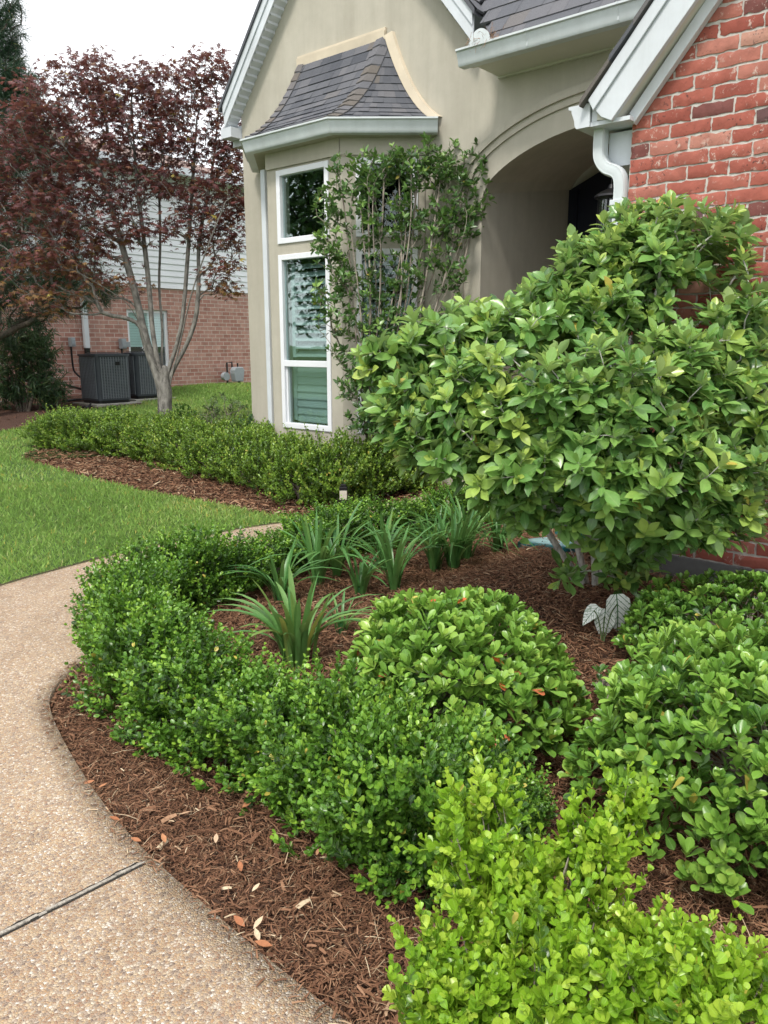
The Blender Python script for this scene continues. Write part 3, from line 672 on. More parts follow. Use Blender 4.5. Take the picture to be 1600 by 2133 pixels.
tt = np.linspace(tl+.01, tr, 30)
for a, c in zip(tt[:-1], tt[1:]): dr.quad(W(a, PD+.006, 0), W(c, PD+.006, 0), W(c, PD+.006, darc(c)), W(a, PD+.006, darc(a)))
dr.hbox(tl+.01, tl+.10, PD+.006, PD+.05, .3, 2.98); dr.hbox(tl+.42, tl+.50, PD+.006, PD+.055, .3, 2.75)
door = dr.build('door', M['door'], HO)
b = MB(); b.hbox(tl+.52, tl+1.5, PD+.02, PD+.032, 1.2, 2.62); b.build('door_glass', paint('frosted_pane', (.30, .31, .30), .3, 3, .1), door)
b = MB(); b.hbox(tl-.2, 4.1, PD-.2, .3, .05, .2); b.build('porch_floor', M['path'], HO)
# gable roof slabs, fascia boards, ribbed soffit
def slope(b, sgn, o0, o1, t_end, lift, th, tint=.4):
    ta, tb = TA, t_end; f = lambda t: ZA-PITCH*abs(t-TA)+lift
    b.prism([W(ta, o0, f(ta)), W(tb, o0, f(tb)), W(tb, o0, f(tb)+th), W(ta, o0, f(ta)+th)], N*(o1-o0), tint)
b = MB(); slope(b, -1, .18, -8, -1.55, .225, .045); slope(b, 1, .18, -2.2, 1.72, .225, .045); b.build('gable_roof', M['shingle'], HO)
b = MB()
for te in (-1.50, 1.69):
    f = lambda t: ZA-PITCH*abs(t-TA)
    for o, lo, hi in ((.15, .0, .222), (.163, .125, .223)):
        b.prism([W(TA, o, f(TA)+lo), W(te, o, f(te)+lo), W(te, o, f(te)+hi), W(TA, o, f(TA)+hi)], -N*.02)
b.build('rake_board', M['trimwhite'], HO)
b = MB(); f = lambda t: ZA-PITCH*abs(t-TA)+.012
for te in (-1.50, 1.69):                                      # lapped soffit panels stepping up the rake
    n_ = 34; q_ = np.linspace(TA, te, n_+1)
    for a, c in zip(q_[:-1], q_[1:]): b.quad(W(a, 0, f(a)-.030), W(c, 0, f(c)-.006), W(c, .135, f(c)-.006), W(a, .135, f(a)-.030)); b.quad(W(c, 0, f(c)-.006), W(c, 0, f(c)-.030), W(c, .135, f(c)-.030), W(c, .135, f(c)-.006))
b.build('soffit', M['trimwhite'], HO)
b = MB(); b.hbox(-1.56, -1.392, -.0, .148, 3.66, 3.76); b.hbox(-1.56, -1.392, -8, -.01, 3.60, 3.80); b.build('eave_box', M['trimwhite'], HO)
# entry roof with gutter
KP = [(0, 0), (0, -.115), (.075, -.115), (.085, -.10), (.088, -.075), (.105, -.035), (.108, -.02), (.125, -.014), (.125, 0)]
EZ = 3.735
b = MB(); b.sweep([(a, z) for a, z in KP], [W(3.75, .33, EZ), W(1.74, .33, EZ)][::-1], tint=.5)
gut = b.build('gutter', M['gutter'], HO, smooth_=True, angle=30)
b = MB(); b.hbox(1.86, 3.9, .0, .328, EZ-.115, EZ-.095); b.hbox(1.80, 3.9, .30, .329, EZ-.17+.06, EZ); b.build('soffit', M['soffit'], HO)
b = MB(); b.hbox(1.86, 3.9, .002, .03, EZ-.13, EZ-.1155); b.build('frieze', M['soffit'], HO)
b = MB()
def eplane(t, o): return W(t, o, EZ+.02+1.2*(.36-o))
VC = lambda o: TA+(ZA+.272-(EZ+.02+1.2*(.36-o)))/PITCH
def gplane(t, o): return W(t, o, ZA-PITCH*(t-TA)+.272)
def shingle_patch(b, P, na, rows, wtab, rng, lift=.012, tmin=None, tint=(.45, .22)):
    """P(a, v): a along the course in metres, v 0..1 up the slope; na = (a0(v), a1(v))"""
    for r in range(rows):
        v0, v1 = r/rows, (r+1.12)/rows; a0, a1 = na(v0+.5/rows); a = a0-rng.random()*wtab
        while a < a1:
            w_ = wtab*rng.uniform(.5, 1.25); x0, x1 = max(a, a0), min(a+w_-.002, a1)
            if x1-x0 > .004:
                p = [P(x0, v0), P(x1, v0), P(x1, min(1, v1)), P(x0, min(1, v1))]; nn_ = np.cross(p[1]-p[0], p[3]-p[0]); nn_ /= np.linalg.norm(nn_)+1e-9
                if nn_@(CAM-p[0]) < 0: nn_ = -nn_
                L_ = lift*rng.uniform(.6, 1.3); ti = float(np.clip(rng.normal(*tint), 0, 1))
                b.add([p[0]+nn_*L_, p[1]+nn_*L_, p[2]+nn_*.002, p[3]+nn_*.002, p[0]-nn_*.004, p[1]-nn_*.004], [(0, 1, 2, 3), (4, 5, 1, 0)], ti)
            a += w_
rg = np.random.default_rng(5)
shingle_patch(b, lambda a, v: eplane(a, .40-v*2.2), lambda v: (max(1.74, VC(.40-v*2.2)) if v < .1 else VC(.40-v*2.2), 4.6), 20, .2, rg, tint=(.6, .12))
shingle_patch(b, lambda a, v: gplane(1.74-v*1.6, .18-a), lambda v: (0, max(.01, .18-(.36-(ZA+.272-PITCH*(1.74-v*1.6-TA)-EZ-.02)/1.2))), 14, .2, rg, tint=(.6, .12))
b.quad(eplane(VC(.36), .36)-ZV*.03, eplane(4.6, .36)-ZV*.03, eplane(4.6, -1.6)-ZV*.03, eplane(VC(-1.6), -1.6)-ZV*.03, .5)
b.build('entry_roof', M['shingle'], HO)
b = MB(); pl = [W(1.86, .452, EZ-.004)+U*(.20*q)+ZV*(.10*math.sin(pi*min(1, .5*q*2))**.5 if 0 < q < 1 else 0) for q in np.linspace(0, 1, 14)]
b.prism(pl, -N*.004); b.build('splash_guard', M['gutter'], gut)
b = MB(); rr = np.random.default_rng(8)
for i in range(150):
    q = W(rr.choice([1.88, 1.95, 2.03, 2.07])+rr.normal(0, .025), .43+rr.uniform(-.06, .035), EZ+rr.uniform(-.02, .075)); d = rr.normal(0, 1, 3)*.03-ZV*.012
    b.tube([q, q+d*.6+ZV*.008, q+d], .0013, 3, cap=False)
b.build('pine_needles', M['pinestraw'], gut)

# bay
FA = np.array([.54, .5]); FB = np.array([1.12, .015]); fl = np.linalg.norm(FB-FA); fd = (FB-FA)/fl; fn = np.array([-fd[1], fd[0]]); fn = fn if fn[1] > 0 else -fn
def bay_f(s, d, z): return W(-.44+s, .5+d, z)
def bay_r(s, d, z): return W(*(FA+fd*s+fn*d), z)
def bay_l(s, d, z): return W(*(np.array([-.44, .5])+np.array([-fd[0], fd[1]])*s+np.array([-fn[0], fn[1]])*d), z)
WT = [(2.445, 3.115), (.66, 2.345)]; o0, o1 = .135, .835
b = MB(); wall_panel(b, bay_f, .98, 0, 3.30, [(o0, o1, *z) for z in WT]); rs0, rs1 = .135, fl-.06
wall_panel(b, bay_r, fl, 0, 3.30, [(rs0, rs1, *z) for z in WT]); wall_panel(b, bay_l, fl, 0, 3.30, [])
b.build('bay_wall', M['stucco'], HO)
b = MB()
for f_, l_ in ((bay_f, .98), (bay_r, fl)): b.box(f_(0, .0, 3.135), f_(l_, .0, 3.135)-f_(0, .0, 3.135), f_(0, .02, 3.135)-f_(0, 0, 3.135), ZV*.165)
b.build('bay_frieze', M['stucco'], HO)
def window(f, s0, s1, z0, z1, lower, par):
    d0, d1 = -.045, .014; fw = .052; b = MB()
    def fb(a, c, e, h, dd0=d0, dd1=d1): b.box(f(a, dd0, e), f(c, dd0, e)-f(a, dd0, e), f(a, dd1, e)-f(a, dd0, e), ZV*(h-e))
    fb(s0+.001, s0+fw, z0+.001, z1-.001); fb(s1-fw, s1-.001, z0+.001, z1-.001); fb(s0+fw, s1-fw, z1-fw, z1-.001); fb(s0+fw, s1-fw, z0+.001, z0+fw)
    zm = 1.305
    if lower:
        fb(s0+fw, s1-fw, zm-.03, zm+.03); 
        fb(s0+fw, s0+fw+.022, z0+fw, zm-.03, d0, d1-.022); fb(s1-fw-.022, s1-fw, z0+fw, zm-.03, d0, d1-.022)
    wf = b.build('window', M['vinyl'], par, bevel=.004)
    b = MB(); 
    if lower:
        b.box(f(s0+fw, -.022, zm+.03), f(s1-fw, -.022, 0)-f(s0+fw, -.022, 0), f(s0, -.026, 0)-f(s0, -.022, 0), ZV*(z1-fw-zm-.03))
        b.box(f(s0+fw, -.034, z0+fw), f(s1-fw, -.034, 0)-f(s0+fw, -.034, 0), f(s0, -.038, 0)-f(s0, -.034, 0), ZV*(zm-.03-z0-fw))
    else: b.box(f(s0+fw, -.024, z0+fw), f(s1-fw, -.024, 0)-f(s0+fw, -.024, 0), f(s0, -.028, 0)-f(s0, -.024, 0), ZV*(z1-z0-2*fw))
    b.build('glass', M['glass'], wf)
    if lower:
        b = MB(); a, c = s0+fw+.01, s1-fw-.01
        for (e, h, tilt) in ((zm+.06, z1-fw-.03, 35), (z0+fw+.02, zm-.02, 78)):
            for x in (a, c-.05): b.box(f(x, -.12, e), f(x+.05, -.12, 0)-f(x, -.12, 0), f(x, -.095, 0)-f(x, -.12, 0), ZV*(h-e))
            z = e+.03
            while z < h-.03:
                cc = cos(radians(tilt))*.042; sn = sin(radians(tilt))*.042
                for y0_ in (0,):
                    p = [f(a+.05, -.108-cc, z+sn), f(c-.05, -.108-cc, z+sn), f(c-.05, -.108+cc, z-sn), f(a+.05, -.108+cc, z-sn)]; b.prism(p, ZV*.008)
                z += .076
        b.build('shutter', M['shutter'], wf)
for f_, a, c in ((bay_f, o0, o1), (bay_r, rs0, rs1)):
    window(f_, a, c, *WT[0], False, HO); window(f_, a, c, *WT[1], True, HO)
b = MB(); rm = [W(-.88, -.05), W(-.42, .3), W(.5, .3), W(.98, -.05), W(1.1, -2.5), W(-1.2, -2.5)]
b.prism([p+ZV*.45 for p in rm], ZV*2.8); b.f.pop(2) if False else None
o = b.build('room_interior', M['dark_room'], HO)
me = o.data; bm = bmesh.new(); bm.from_mesh(me); bm.faces.ensure_lookup_table()
kill = [f for f in bm.faces if abs(f.normal.z) < .5 and (Vm := f.calc_center_median()) is not None and (np.array(Vm)+parent_loc(HO)-P0)@N > -.02]
bmesh.ops.delete(bm, geom=kill, context='FACES'); bm.to_mesh(me); bm.free()
# bay gutter, eave soffit and flared hip roof
GZ = 3.395
G3 = [W(-1.02, .02, GZ), W(-.51, .60, GZ), W(.565, .60, GZ), W(1.25, .02, GZ)]
G3 = [W(-1.10, .02, GZ), W(-.51, .60, GZ), W(.555, .60, GZ), W(1.25, .02, GZ)]
b = MB(); b.sweep([(a, z) for a, z in KP], G3); b.build('bay_gutter', M['gutter'], HO, smooth_=True, angle=30)
b = MB(); lo = [p-ZV*.118 for p in G3]; inn = [W(-.98, .0, GZ-.118), W(-.44, .5, GZ-.118), W(.54, .5, GZ-.118), W(1.12, .0, GZ-.118)]
for i in range(3): b.prism([lo[i], lo[i+1], inn[i+1], inn[i]], ZV*.02)
for i in range(3): b.prism([G3[i]-ZV*.115, G3[i+1]-ZV*.115, G3[i+1]+ZV*.0, G3[i]+ZV*.0], -N*.01)
b.build('bay_soffit', M['stucco'], HO)
TLt, TRt, TZ = -.46, .64, 4.19
def curve(Bp, Tp, v):
    c_ = Tp*.58+Bp*.42; c_[2] = Bp[2]+.23*(Tp[2]-Bp[2])
    return (1-v)**2*Bp+2*v*(1-v)*c_+v*v*Tp
BL, BM1, BM2, BR_ = W(-1.06, .05, GZ+.005), W(-.535, .67, GZ+.005), W(.575, .67, GZ+.005), W(1.20, .05, GZ+.005)
TL_, TR_ = W(TLt, .02, TZ), W(TRt, .02, TZ)
b = MB(); rg = np.random.default_rng(9)
def roof_face(B0, B1, T0, T1, rows):
    def P(a, v):
        e0, e1 = curve(B0, T0, v), curve(B1, T1, v); L_ = np.linalg.norm(B1-B0); return e0+(e1-e0)*(a/max(L_, 1e-6))
    L_ = np.linalg.norm(B1-B0); shingle_patch(b, P, lambda v: (0, L_), rows, .16, rg, .011, tint=(.45, .2))
    n_ = 14
    for i in range(n_):
        p = [P(0, i/n_), P(L_, i/n_), P(L_, (i+1)/n_), P(0, (i+1)/n_)]; b.add([q_-ZV*.012-N*.01 for q_ in p], [(0, 1, 2, 3)], .3)
roof_face(BM1, BM2, TL_, TR_, 12)
TRs = W(TRt+.012, .0, TZ); roof_face(BM2, BR_, TR_, W(TRt+.03, .0, TZ), 12); roof_face(BL, BM1, W(TLt-.03, .0, TZ), TL_, 12)
rf = b.build('bay_roof', M['shingle'], HO)
for B_, T_, sd_ in ((BM2, TR_, 1), (BM1, TL_, -1)):           # hip caps
    b = MB(); n_ = 12
    for i in range(n_):
        v0, v1 = i/n_, min(1, (i+1.18)/n_); p0, p1 = curve(B_, T_, v0), curve(B_, T_, v1); L_ = .012; wv = .085
        sl, sr = -U*wv-ZV*.0, (U*fd[0]+N*fd[1])*wv
        if sd_ < 0: sl, sr = U*wv, (-U*fd[0]+N*fd[1])*wv
        up0 = ZV*.016+N*.010; up1 = ZV*.008+N*.005; k0 = N*.0
        ti = float(np.clip(rg.normal(.85, .15), 0, 1))
        b.add([p0+sl+up0-ZV*.0, p0+up0*1.5, p0+sr+up0, p1+sr*.9+up1, p1+up1*1.5, p1+sl*.9+up1, p0+sl-up0*.1, p0-up0*.1, p0+sr-up0*.1], [(0, 1, 4, 5), (1, 2, 3, 4), (6, 7, 1, 0), (7, 8, 2, 1)], ti)
    b.build('hip_cap', M['shingle'], rf)
b = MB()                                                      # flashing against the wall
def strip(P_, Q_, wv, o): b.prism([P_, Q_, Q_+wv, P_+wv], N*o)
tl0, tr0 = W(TLt-.02, .004, TZ+.0), W(TRt+.02, .004, TZ+.0)
strip(tl0, tr0, ZV*.075, .022)
b.prism([W(TLt-.02, .026, TZ-.04), W(TRt+.02, .026, TZ-.04), W(TRt+.02, .035, TZ+.05), W(TLt-.02, .035, TZ+.05)], N*.006)
pr = [curve(BR_+N*-.04, W(TRt+.02, .006, TZ), v) for v in np.linspace(0, 1, 12)]
V_ = []
for i_, p in enumerate(pr): x_ = 1-i_/11; V_ += [p+U*(.0+.02*x_)+N*.035, p+U*.085+ZV*.02+N*.03, p+U*.09+ZV*.022-N*.02, p+U*.0-N*.02]
b.add(V_, [(4*i_+j, 4*i_+(j+1) % 4, 4*i_+4+(j+1) % 4, 4*i_+4+j) for i_ in range(11) for j in range(4)])
b.build('flashing', M['flash'], HO)
b = MB()
for t_ in (2.35, 3.05):
    b = MB(); b.sweep([(a*1.03+.0005, z*1.012) for a, z in KP], [W(t_, .33, EZ), W(t_+.012, .33, EZ)]); b.build('gutter_seam', M['gutter'], gut)
# thin downspout beside the bay
def rprof(w_, d_): return [(-w_/2, -d_/2), (w_/2, -d_/2), (w_/2, d_/2), (-w_/2, d_/2)]
b = MB(); dp = on_plane(560, 600, W(0, .32), N); tq = (dp-P0)@U; b.hbox(tq-.035, tq+.03, .30, .36, .1, 3.2); b.build('downspout', M['trimwhite'], HO, bevel=.006)

# brick wing: every course laid brick by brick
BO = 1.69; BT0 = 3.767; BZ0 = .36; CH = .0695; rg = np.random.default_rng(21)
def rk(t): return 2.60+1.2*(t-3.80)                           # underside of the rake
b = MB(); mb = MB(); t1 = 6.9
for r in range(60):
    z = BZ0+r*CH; a = BT0-(.0 if r % 2 else .1015)
    while a < t1:
        x0, x1 = max(a, BT0)+.005, min(a+.203, t1)-.005; z0, z1 = z+.0056, z+CH-.0056
        if x1-x0 > .02 and z0 < rk(x1)+.12 and (x0-BT0 < 3.2):
            nx, nz_ = max(2, int((x1-x0)/.022)), 4; ti = float(np.clip(rg.choice([.02, .1, .35, .5, .65, .8, .95], p=[.04, .06, .2, .29, .22, .13, .06])+rg.normal(0, .05), 0, 1))
            dv = rg.normal(0, .0012); V_ = []; tl_ = rg.normal(0, .002)
            for j in range(nz_+1):
                for i in range(nx+1):
                    edge = i in (0, nx) or j in (0, nz_); s_ = x0+(x1-x0)*i/nx; h_ = z0+(z1-z0)*j/nz_+tl_*(i/nx-.5)
                    pr = .007+dv+rg.normal(0, .0009)-(.0032 if edge else 0)
                    if edge: s_ += rg.normal(0, .0020); h_ += rg.normal(0, .0024)
                    V_.append(W(s_, BO+pr, h_))
            F_ = [(j*(nx+1)+i, j*(nx+1)+i+1, (j+1)*(nx+1)+i+1, (j+1)*(nx+1)+i) for j in range(nz_) for i in range(nx)]
            ring = [i for i in range(nx+1)]+[(j*(nx+1)+nx) for j in range(1, nz_+1)]+[nz_*(nx+1)+i for i in range(nx-1, -1, -1)]+[j*(nx+1) for j in range(nz_-1, 0, -1)]
            nb = len(V_)
            for k_ in ring: V_.append(V_[k_]-N*.016)
            F_ += [(ring[k_], ring[(k_+1) % len(ring)], nb+(k_+1) % len(ring), nb+k_) for k_ in range(len(ring))]
            b.add(V_, F_, ti)
        a += .203
bw = b.build('brick_wall', M['brick'], HO, smooth_=True, angle=50)
mb.prism([W(BT0, BO, BZ0-.01), W(9, BO, BZ0-.01), W(9, BO, rk(9)), W(BT0, BO, rk(BT0)+.05)], -N*.1)
mb.quad(W(BT0, BO, 0), W(BT0, -1.5, 0), W(BT0, -1.5, 2.7), W(BT0, BO, 2.7)); mb.build('mortar', M['mortar'], bw)
b = MB(); b.hbox(BT0-.03, 9, BO-.2, BO+.022, -.1, BZ0-.002); b.build('foundation', M['foundation'], HO)
# rake of the brick gable
RT0 = 3.575; RZ = lambda t: 2.735+1.2*(t-RT0)
b = MB(); te = 7.5
def rake(o, lo, hi, th, t0a): b.prism([W(t0a, o, RZ(t0a)+lo), W(te, o, RZ(te)+lo), W(te, o, RZ(te)+hi), W(t0a, o, RZ(t0a)+hi)], -N*th)
b.prism([W(RT0, 1.83, RZ(RT0)), W(3.655, 1.83, 2.645), W(3.712, 1.83, 2.618), W(te, 1.83, 2.618+1.173*(te-3.712)), W(te, 1.83, RZ(te))], -N*.03)
b.prism([W(RT0+.01, 1.845, RZ(RT0)), W(RT0+.04, 1.845, RZ(RT0)-.055), W(te, 1.845, RZ(te)-.09), W(te, 1.845, RZ(te))], -N*.012)
b.build('rake_board', M['trimwhite'], HO, bevel=.003)
b = MB(); b.prism([W(3.795, 1.745, 2.605), W(te, 1.745, 2.605+1.25*(te-3.795)), W(te, 1.745, 2.72+1.25*(te-3.795)), W(3.77, 1.745, 2.66)], -N*.045)
b.build('frieze_board', M['trimwhite'], HO, bevel=.003)
b = MB(); b.prism([W(3.62, 1.80, 2.64), W(3.72, 1.80, 2.632), W(te, 1.80, 2.632+1.173*(te-3.72)), W(te, 1.80, RZ(te)-.1), W(3.62, 1.80, RZ(3.62)-.06)], -N*.11); b.build('soffit', M['soffit'], HO)
b = MB(); rg = np.random.default_rng(4); t = RT0-.03
while t < te:                                                 # ragged shingle edge
    L_ = .135*rg.uniform(.85, 1.15); lf = rg.uniform(.0, .008)
    b.prism([W(t, 1.862, RZ(t)+.004+lf), W(t+L_, 1.862, RZ(t+L_)+.002), W(t+L_, 1.862, RZ(t+L_)+.028), W(t, 1.862, RZ(t)+.034+lf)], -N*1.9, float(rg.random())); t += L_*.98
b.build('wing_roof', M['shingle'], HO)
# wing gutter running back to the porch, return box, downspout
b = MB(); b.sweep([(-a, z) for a, z in KP], [W(3.585, 1.815, 2.728), W(3.585, .02, 2.728)][::1] if False else [W(3.585, 1.815, 2.728), W(3.585, .05, 2.728)])
wg = b.build('wing_gutter', M['trimwhite'], HO, smooth_=True, angle=30)
b = MB(); b.hbox(3.586, 3.80, .03, 1.80, 2.615, 2.635); b.hbox(3.59, 3.62, .03, 1.80, 2.636, 2.74); b.hbox(3.63, 3.765, .05, 1.66, 2.43, 2.60); b.build('wing_soffit', M['trimwhite'], HO)
b = MB(); pts = [W(3.60, 1.70, 2.62), W(3.60, 1.70, 2.50), W(3.61, 1.70, 2.46), W(3.645, 1.70, 2.415), W(3.70, 1.70, 2.395), W(3.725, 1.70, 2.365), W(3.732, 1.70, 2.31), W(3.732, 1.70, .2)]
pts = np.r_[pts[:1], smooth(np.array(pts[:-1]), 2)[1:], pts[-1:]]
fl_ = []
for k_ in range(28):                                          # fluted round-cornered section
    a_ = 2*pi*k_/28; r_ = .034/max(abs(cos(a_)), abs(sin(a_)))**.8; r_ -= .0025*(k_ % 2); fl_.append((r_*cos(a_), r_*sin(a_)*1.15))
V_ = []
for i, p in enumerate(pts):
    T_ = pts[min(i+1, len(pts)-1)]-pts[max(i-1, 0)]; T_ /= np.linalg.norm(T_); a_ = np.cross(N, T_); a_ /= np.linalg.norm(a_)
    for x, y in fl_: V_.append(p+a_*x+N*y)
F_ = [(i*28+j, i*28+(j+1) % 28, (i+1)*28+(j+1) % 28, (i+1)*28+j) for i in range(len(pts)-1) for j in range(28)]
b.add(V_, F_); b.build('downspout', M['gutter'], HO, smooth_=True, angle=60)

for z_ in (2.22, 1.2): b = MB(); b.hbox(3.690, 3.775, 1.664, 1.745, z_, z_+.028); b.build('downspout_strap', M['gutter'], HO, bevel=.003)
# lantern hanging in the porch
lc = on_plane(1271, 440, W(0, -.15), N); LT = thing('lantern', 'black hanging lantern with curved clear glass inside the arched porch', 'lantern', lc)
b = MB(); b.lathe([(.005, .20), (.02, .195), (.03, .165), (.075, .145), (.125, .115), (.128, .10), (.105, .098), (.10, .085)], lc, 18)
b.build('lamp_cap', M['black'], LT, smooth_=True)
b = MB(); b.lathe([(.098, -.155), (.11, -.16), (.11, -.135), (.10, -.125), (.094, -.12)], lc, 18)
for k_ in range(4): a_ = pi/4+k_*pi/2+.3; d_ = np.array([cos(a_), sin(a_), 0]); b.box(lc+d_*.093-np.array([.006, .006, .125]), (.012, 0, 0), (0, .012, 0), (0, 0, .22))
b.build('lamp_frame', M['black'], LT)
b = MB(); b.lathe([(.086, -.12), (.09, -.05), (.09, .05), (.084, .088)], lc, 18); b.build('lamp_glass', M['clearglass'], LT, smooth_=True)
b = MB(); b.tube([lc+ZV*-.11, lc+ZV*.0], .012, 8); b.lathe([(.004, .0), (.017, .02), (.016, .045), (.002, .07)], lc, 8); b.build('bulb', M['blind'], LT, smooth_=True)
b = MB(); b.tube([lc+ZV*.19, lc+ZV*.62], .006, 6); b.build('chain', M['black'], LT)

# ------------------------------------------------------------------ neighbouring house
NT = -8.5; NP = W(NT, 0)
def npx(x, y): p = on_plane(x, y, NP, U); q = p-P0; return q@N, p[2]
NH = thing('neighbour_house', 'neighbouring two storey house of pink brick below and white lap siding above', 'house', W(NT, 0, 0))
wa, wb = npx(267, 700)[0], npx(352, 700)[0]; wz1, wz0 = npx(300, 645)[1], npx(340, 768)[1]
bz = npx(400, 604)[1]; zb = npx(460, 808)[1]
b = MB(); f = lambda s, d, z: W(NT+d, 7-s, z)
def wpan(b, s0, s1, z0, z1): b.quad(f(s0, 0, z0), f(s1, 0, z0), f(s1, 0, z1), f(s0, 0, z1), .5, [(s0, z0), (s1, z0), (s1, z1), (s0, z1)])
A_, B_ = 7-wa, 7-wb
wpan(b, 0, A_, -.2, bz); wpan(b, B_, 24, -.2, bz); wpan(b, A_, B_, -.2, wz0); wpan(b, A_, B_, wz1, bz)
for s_ in (A_, B_): b.quad(f(s_, 0, wz0), f(s_, -.12, wz0), f(s_, -.12, wz1), f(s_, 0, wz1), .5, [(0, 0), (.1, 0), (.1, 1), (0, 1)])
b.quad(f(A_, 0, wz1), f(B_, 0, wz1), f(B_, -.12, wz1), f(A_, -.12, wz1)); b.quad(f(A_, 0, wz0), f(B_, 0, wz0), f(B_, -.12, wz0), f(A_, -.12, wz0))
b.build('brick_wall', M['farbrick'], NH)
b = MB(); b.box(W(NT-.3, 7, -.3), -N*24, U*.33, ZV*(zb-.02+.3)); b.build('foundation', M['concrete'], NH)
ez = npx(270, 350)[1]; b = MB(); z = bz
while z < ez:
    b.add([f(0, .035, z), f(24, .035, z), f(24, .012, z+.125), f(0, .012, z+.125), f(0, .0, z), f(24, .0, z)], [(0, 1, 2, 3), (4, 5, 1, 0)]); z += .122
b.build('siding', M['siding'], NH)
b = MB(); b.box(W(NT, 7, ez-.02), -N*24, U*.45, ZV*.02); b.build('soffit', M['soffit'], NH)
b = MB(); b.box(W(NT+.45, 7, ez-.06), -N*24, U*.11, ZV*.13); b.build('gutter', M['trimwhite'], NH)
b = MB(); b.prism([W(NT+.55, 7, ez+.05), W(NT-3.6, 7, ez+1.35), W(NT-3.6, 7, ez+1.25), W(NT+.55, 7, ez-.02)], -N*13); b.build('roof', M['farroof'], NH)
b = MB()
for s0, s1, z0, z1 in ((A_, A_+.06, wz0, wz1), (B_-.06, B_, wz0, wz1), (A_+.06, B_-.06, wz1-.06, wz1), (A_+.06, B_-.06, wz0, wz0+.06)): b.box(f(s0, -.09, z0), f(s1, -.09, z0)-f(s0, -.09, z0), U*.05, ZV*(z1-z0))
nw = b.build('window', M['vinyl'], NH)
b = MB(); b.quad(f(A_, -.088, wz0), f(B_, -.088, wz0), f(B_, -.088, wz1), f(A_, -.088, wz1)); b.build('glass', glassmat('far_glass', (.7, .85, .82), .12), nw)
b = MB(); z = wz1-.06; zm = wz0+(wz1-wz0)*.38
while z > zm: b.quad(f(A_, -.125, z), f(B_, -.125, z), f(B_, -.11, z-.05), f(A_, -.11, z-.05)); z -= .052
b.build('blind', M['blind'], nw)
b = MB(); b.quad(f(A_-.3, -.6, wz0-.3), f(B_+.3, -.6, wz0-.3), f(B_+.3, -.6, wz1+.3), f(A_-.3, -.6, wz1+.3)); b.build('dark_room', M['dark_room'], nw)
b = MB(); oc, zc = npx(307, 729)
for a0 in range(4): b.tube([W(NT-.055, oc+.085*cos(radians(a0*90+20+k_*10)), zc+.085*sin(radians(a0*90+20+k_*10))) for k_ in range(6)], .012, 5)
b.tube([W(NT-.055, oc-.06, zc), W(NT-.055, oc+.06, zc)], .009, 5); b.tube([W(NT-.055, oc, zc-.07), W(NT-.055, oc, zc+.07)], .009, 5); b.build('window_ornament', M['vinyl'], nw)
dq = npx(176, 700)[0]; dz = npx(180, 725)[1]
b = MB(); b.box(W(NT+.02, dq+.05, dz), -N*.1, U*.08, ZV*(ez-dz)); ds = b.build('downspout', M['trimwhite'], NH, bevel=.01)
b = MB(); b.box(W(NT+.025, dq+.04, .4), -N*.08, U*.07, ZV*(dz-.4)); b.build('drain_pipe', M['black'], ds)
def wallbox(name, label, px0, py0, px1, py1, cx, cy):
    o0_, z1_ = npx(px0, py0); o1_, z0_ = npx(px1, py1); t_ = thing(name, label, 'electrical box', W(NT, o0_, z0_))
    b = MB(); b.box(W(NT+.005, o0_, z0_), N*(o1_-o0_), U*.11, ZV*(z1_-z0_)); b.box(W(NT+.117, o0_+(o1_-o0_)*.1, z0_+.03), N*(o1_-o0_)*.8, U*.012, ZV*(z1_-z0_-.06)); 
    if cx > 220: b.box(W(NT+.02, o1_, z0_+.03), -N*.09, U*.09, ZV*.1)
    b.build('box', M['greybox'], t_, bevel=.008); om = (o0_+o1_)/2+.02; b = MB(); ze = npx(cx, cy)[1]
    b.tube(smooth(np.array([W(NT+.05, om, z0_), W(NT+.05, om, (z0_+ze)/2), W(NT+.06, om-.02, ze+.2), W(NT+.25, om-.22, ze), W(NT+.4, om-.5, ze-.02)])), .018, 6); b.build('conduit', M['black'], t_)
wallbox('disconnect_box', 'grey electrical box on the pink brick left of the downspout', 141, 703, 152, 722, 146, 800)
wallbox('disconnect_box', 'grey electrical box on the pink brick beside the window', 246, 705, 258, 726, 250, 790)
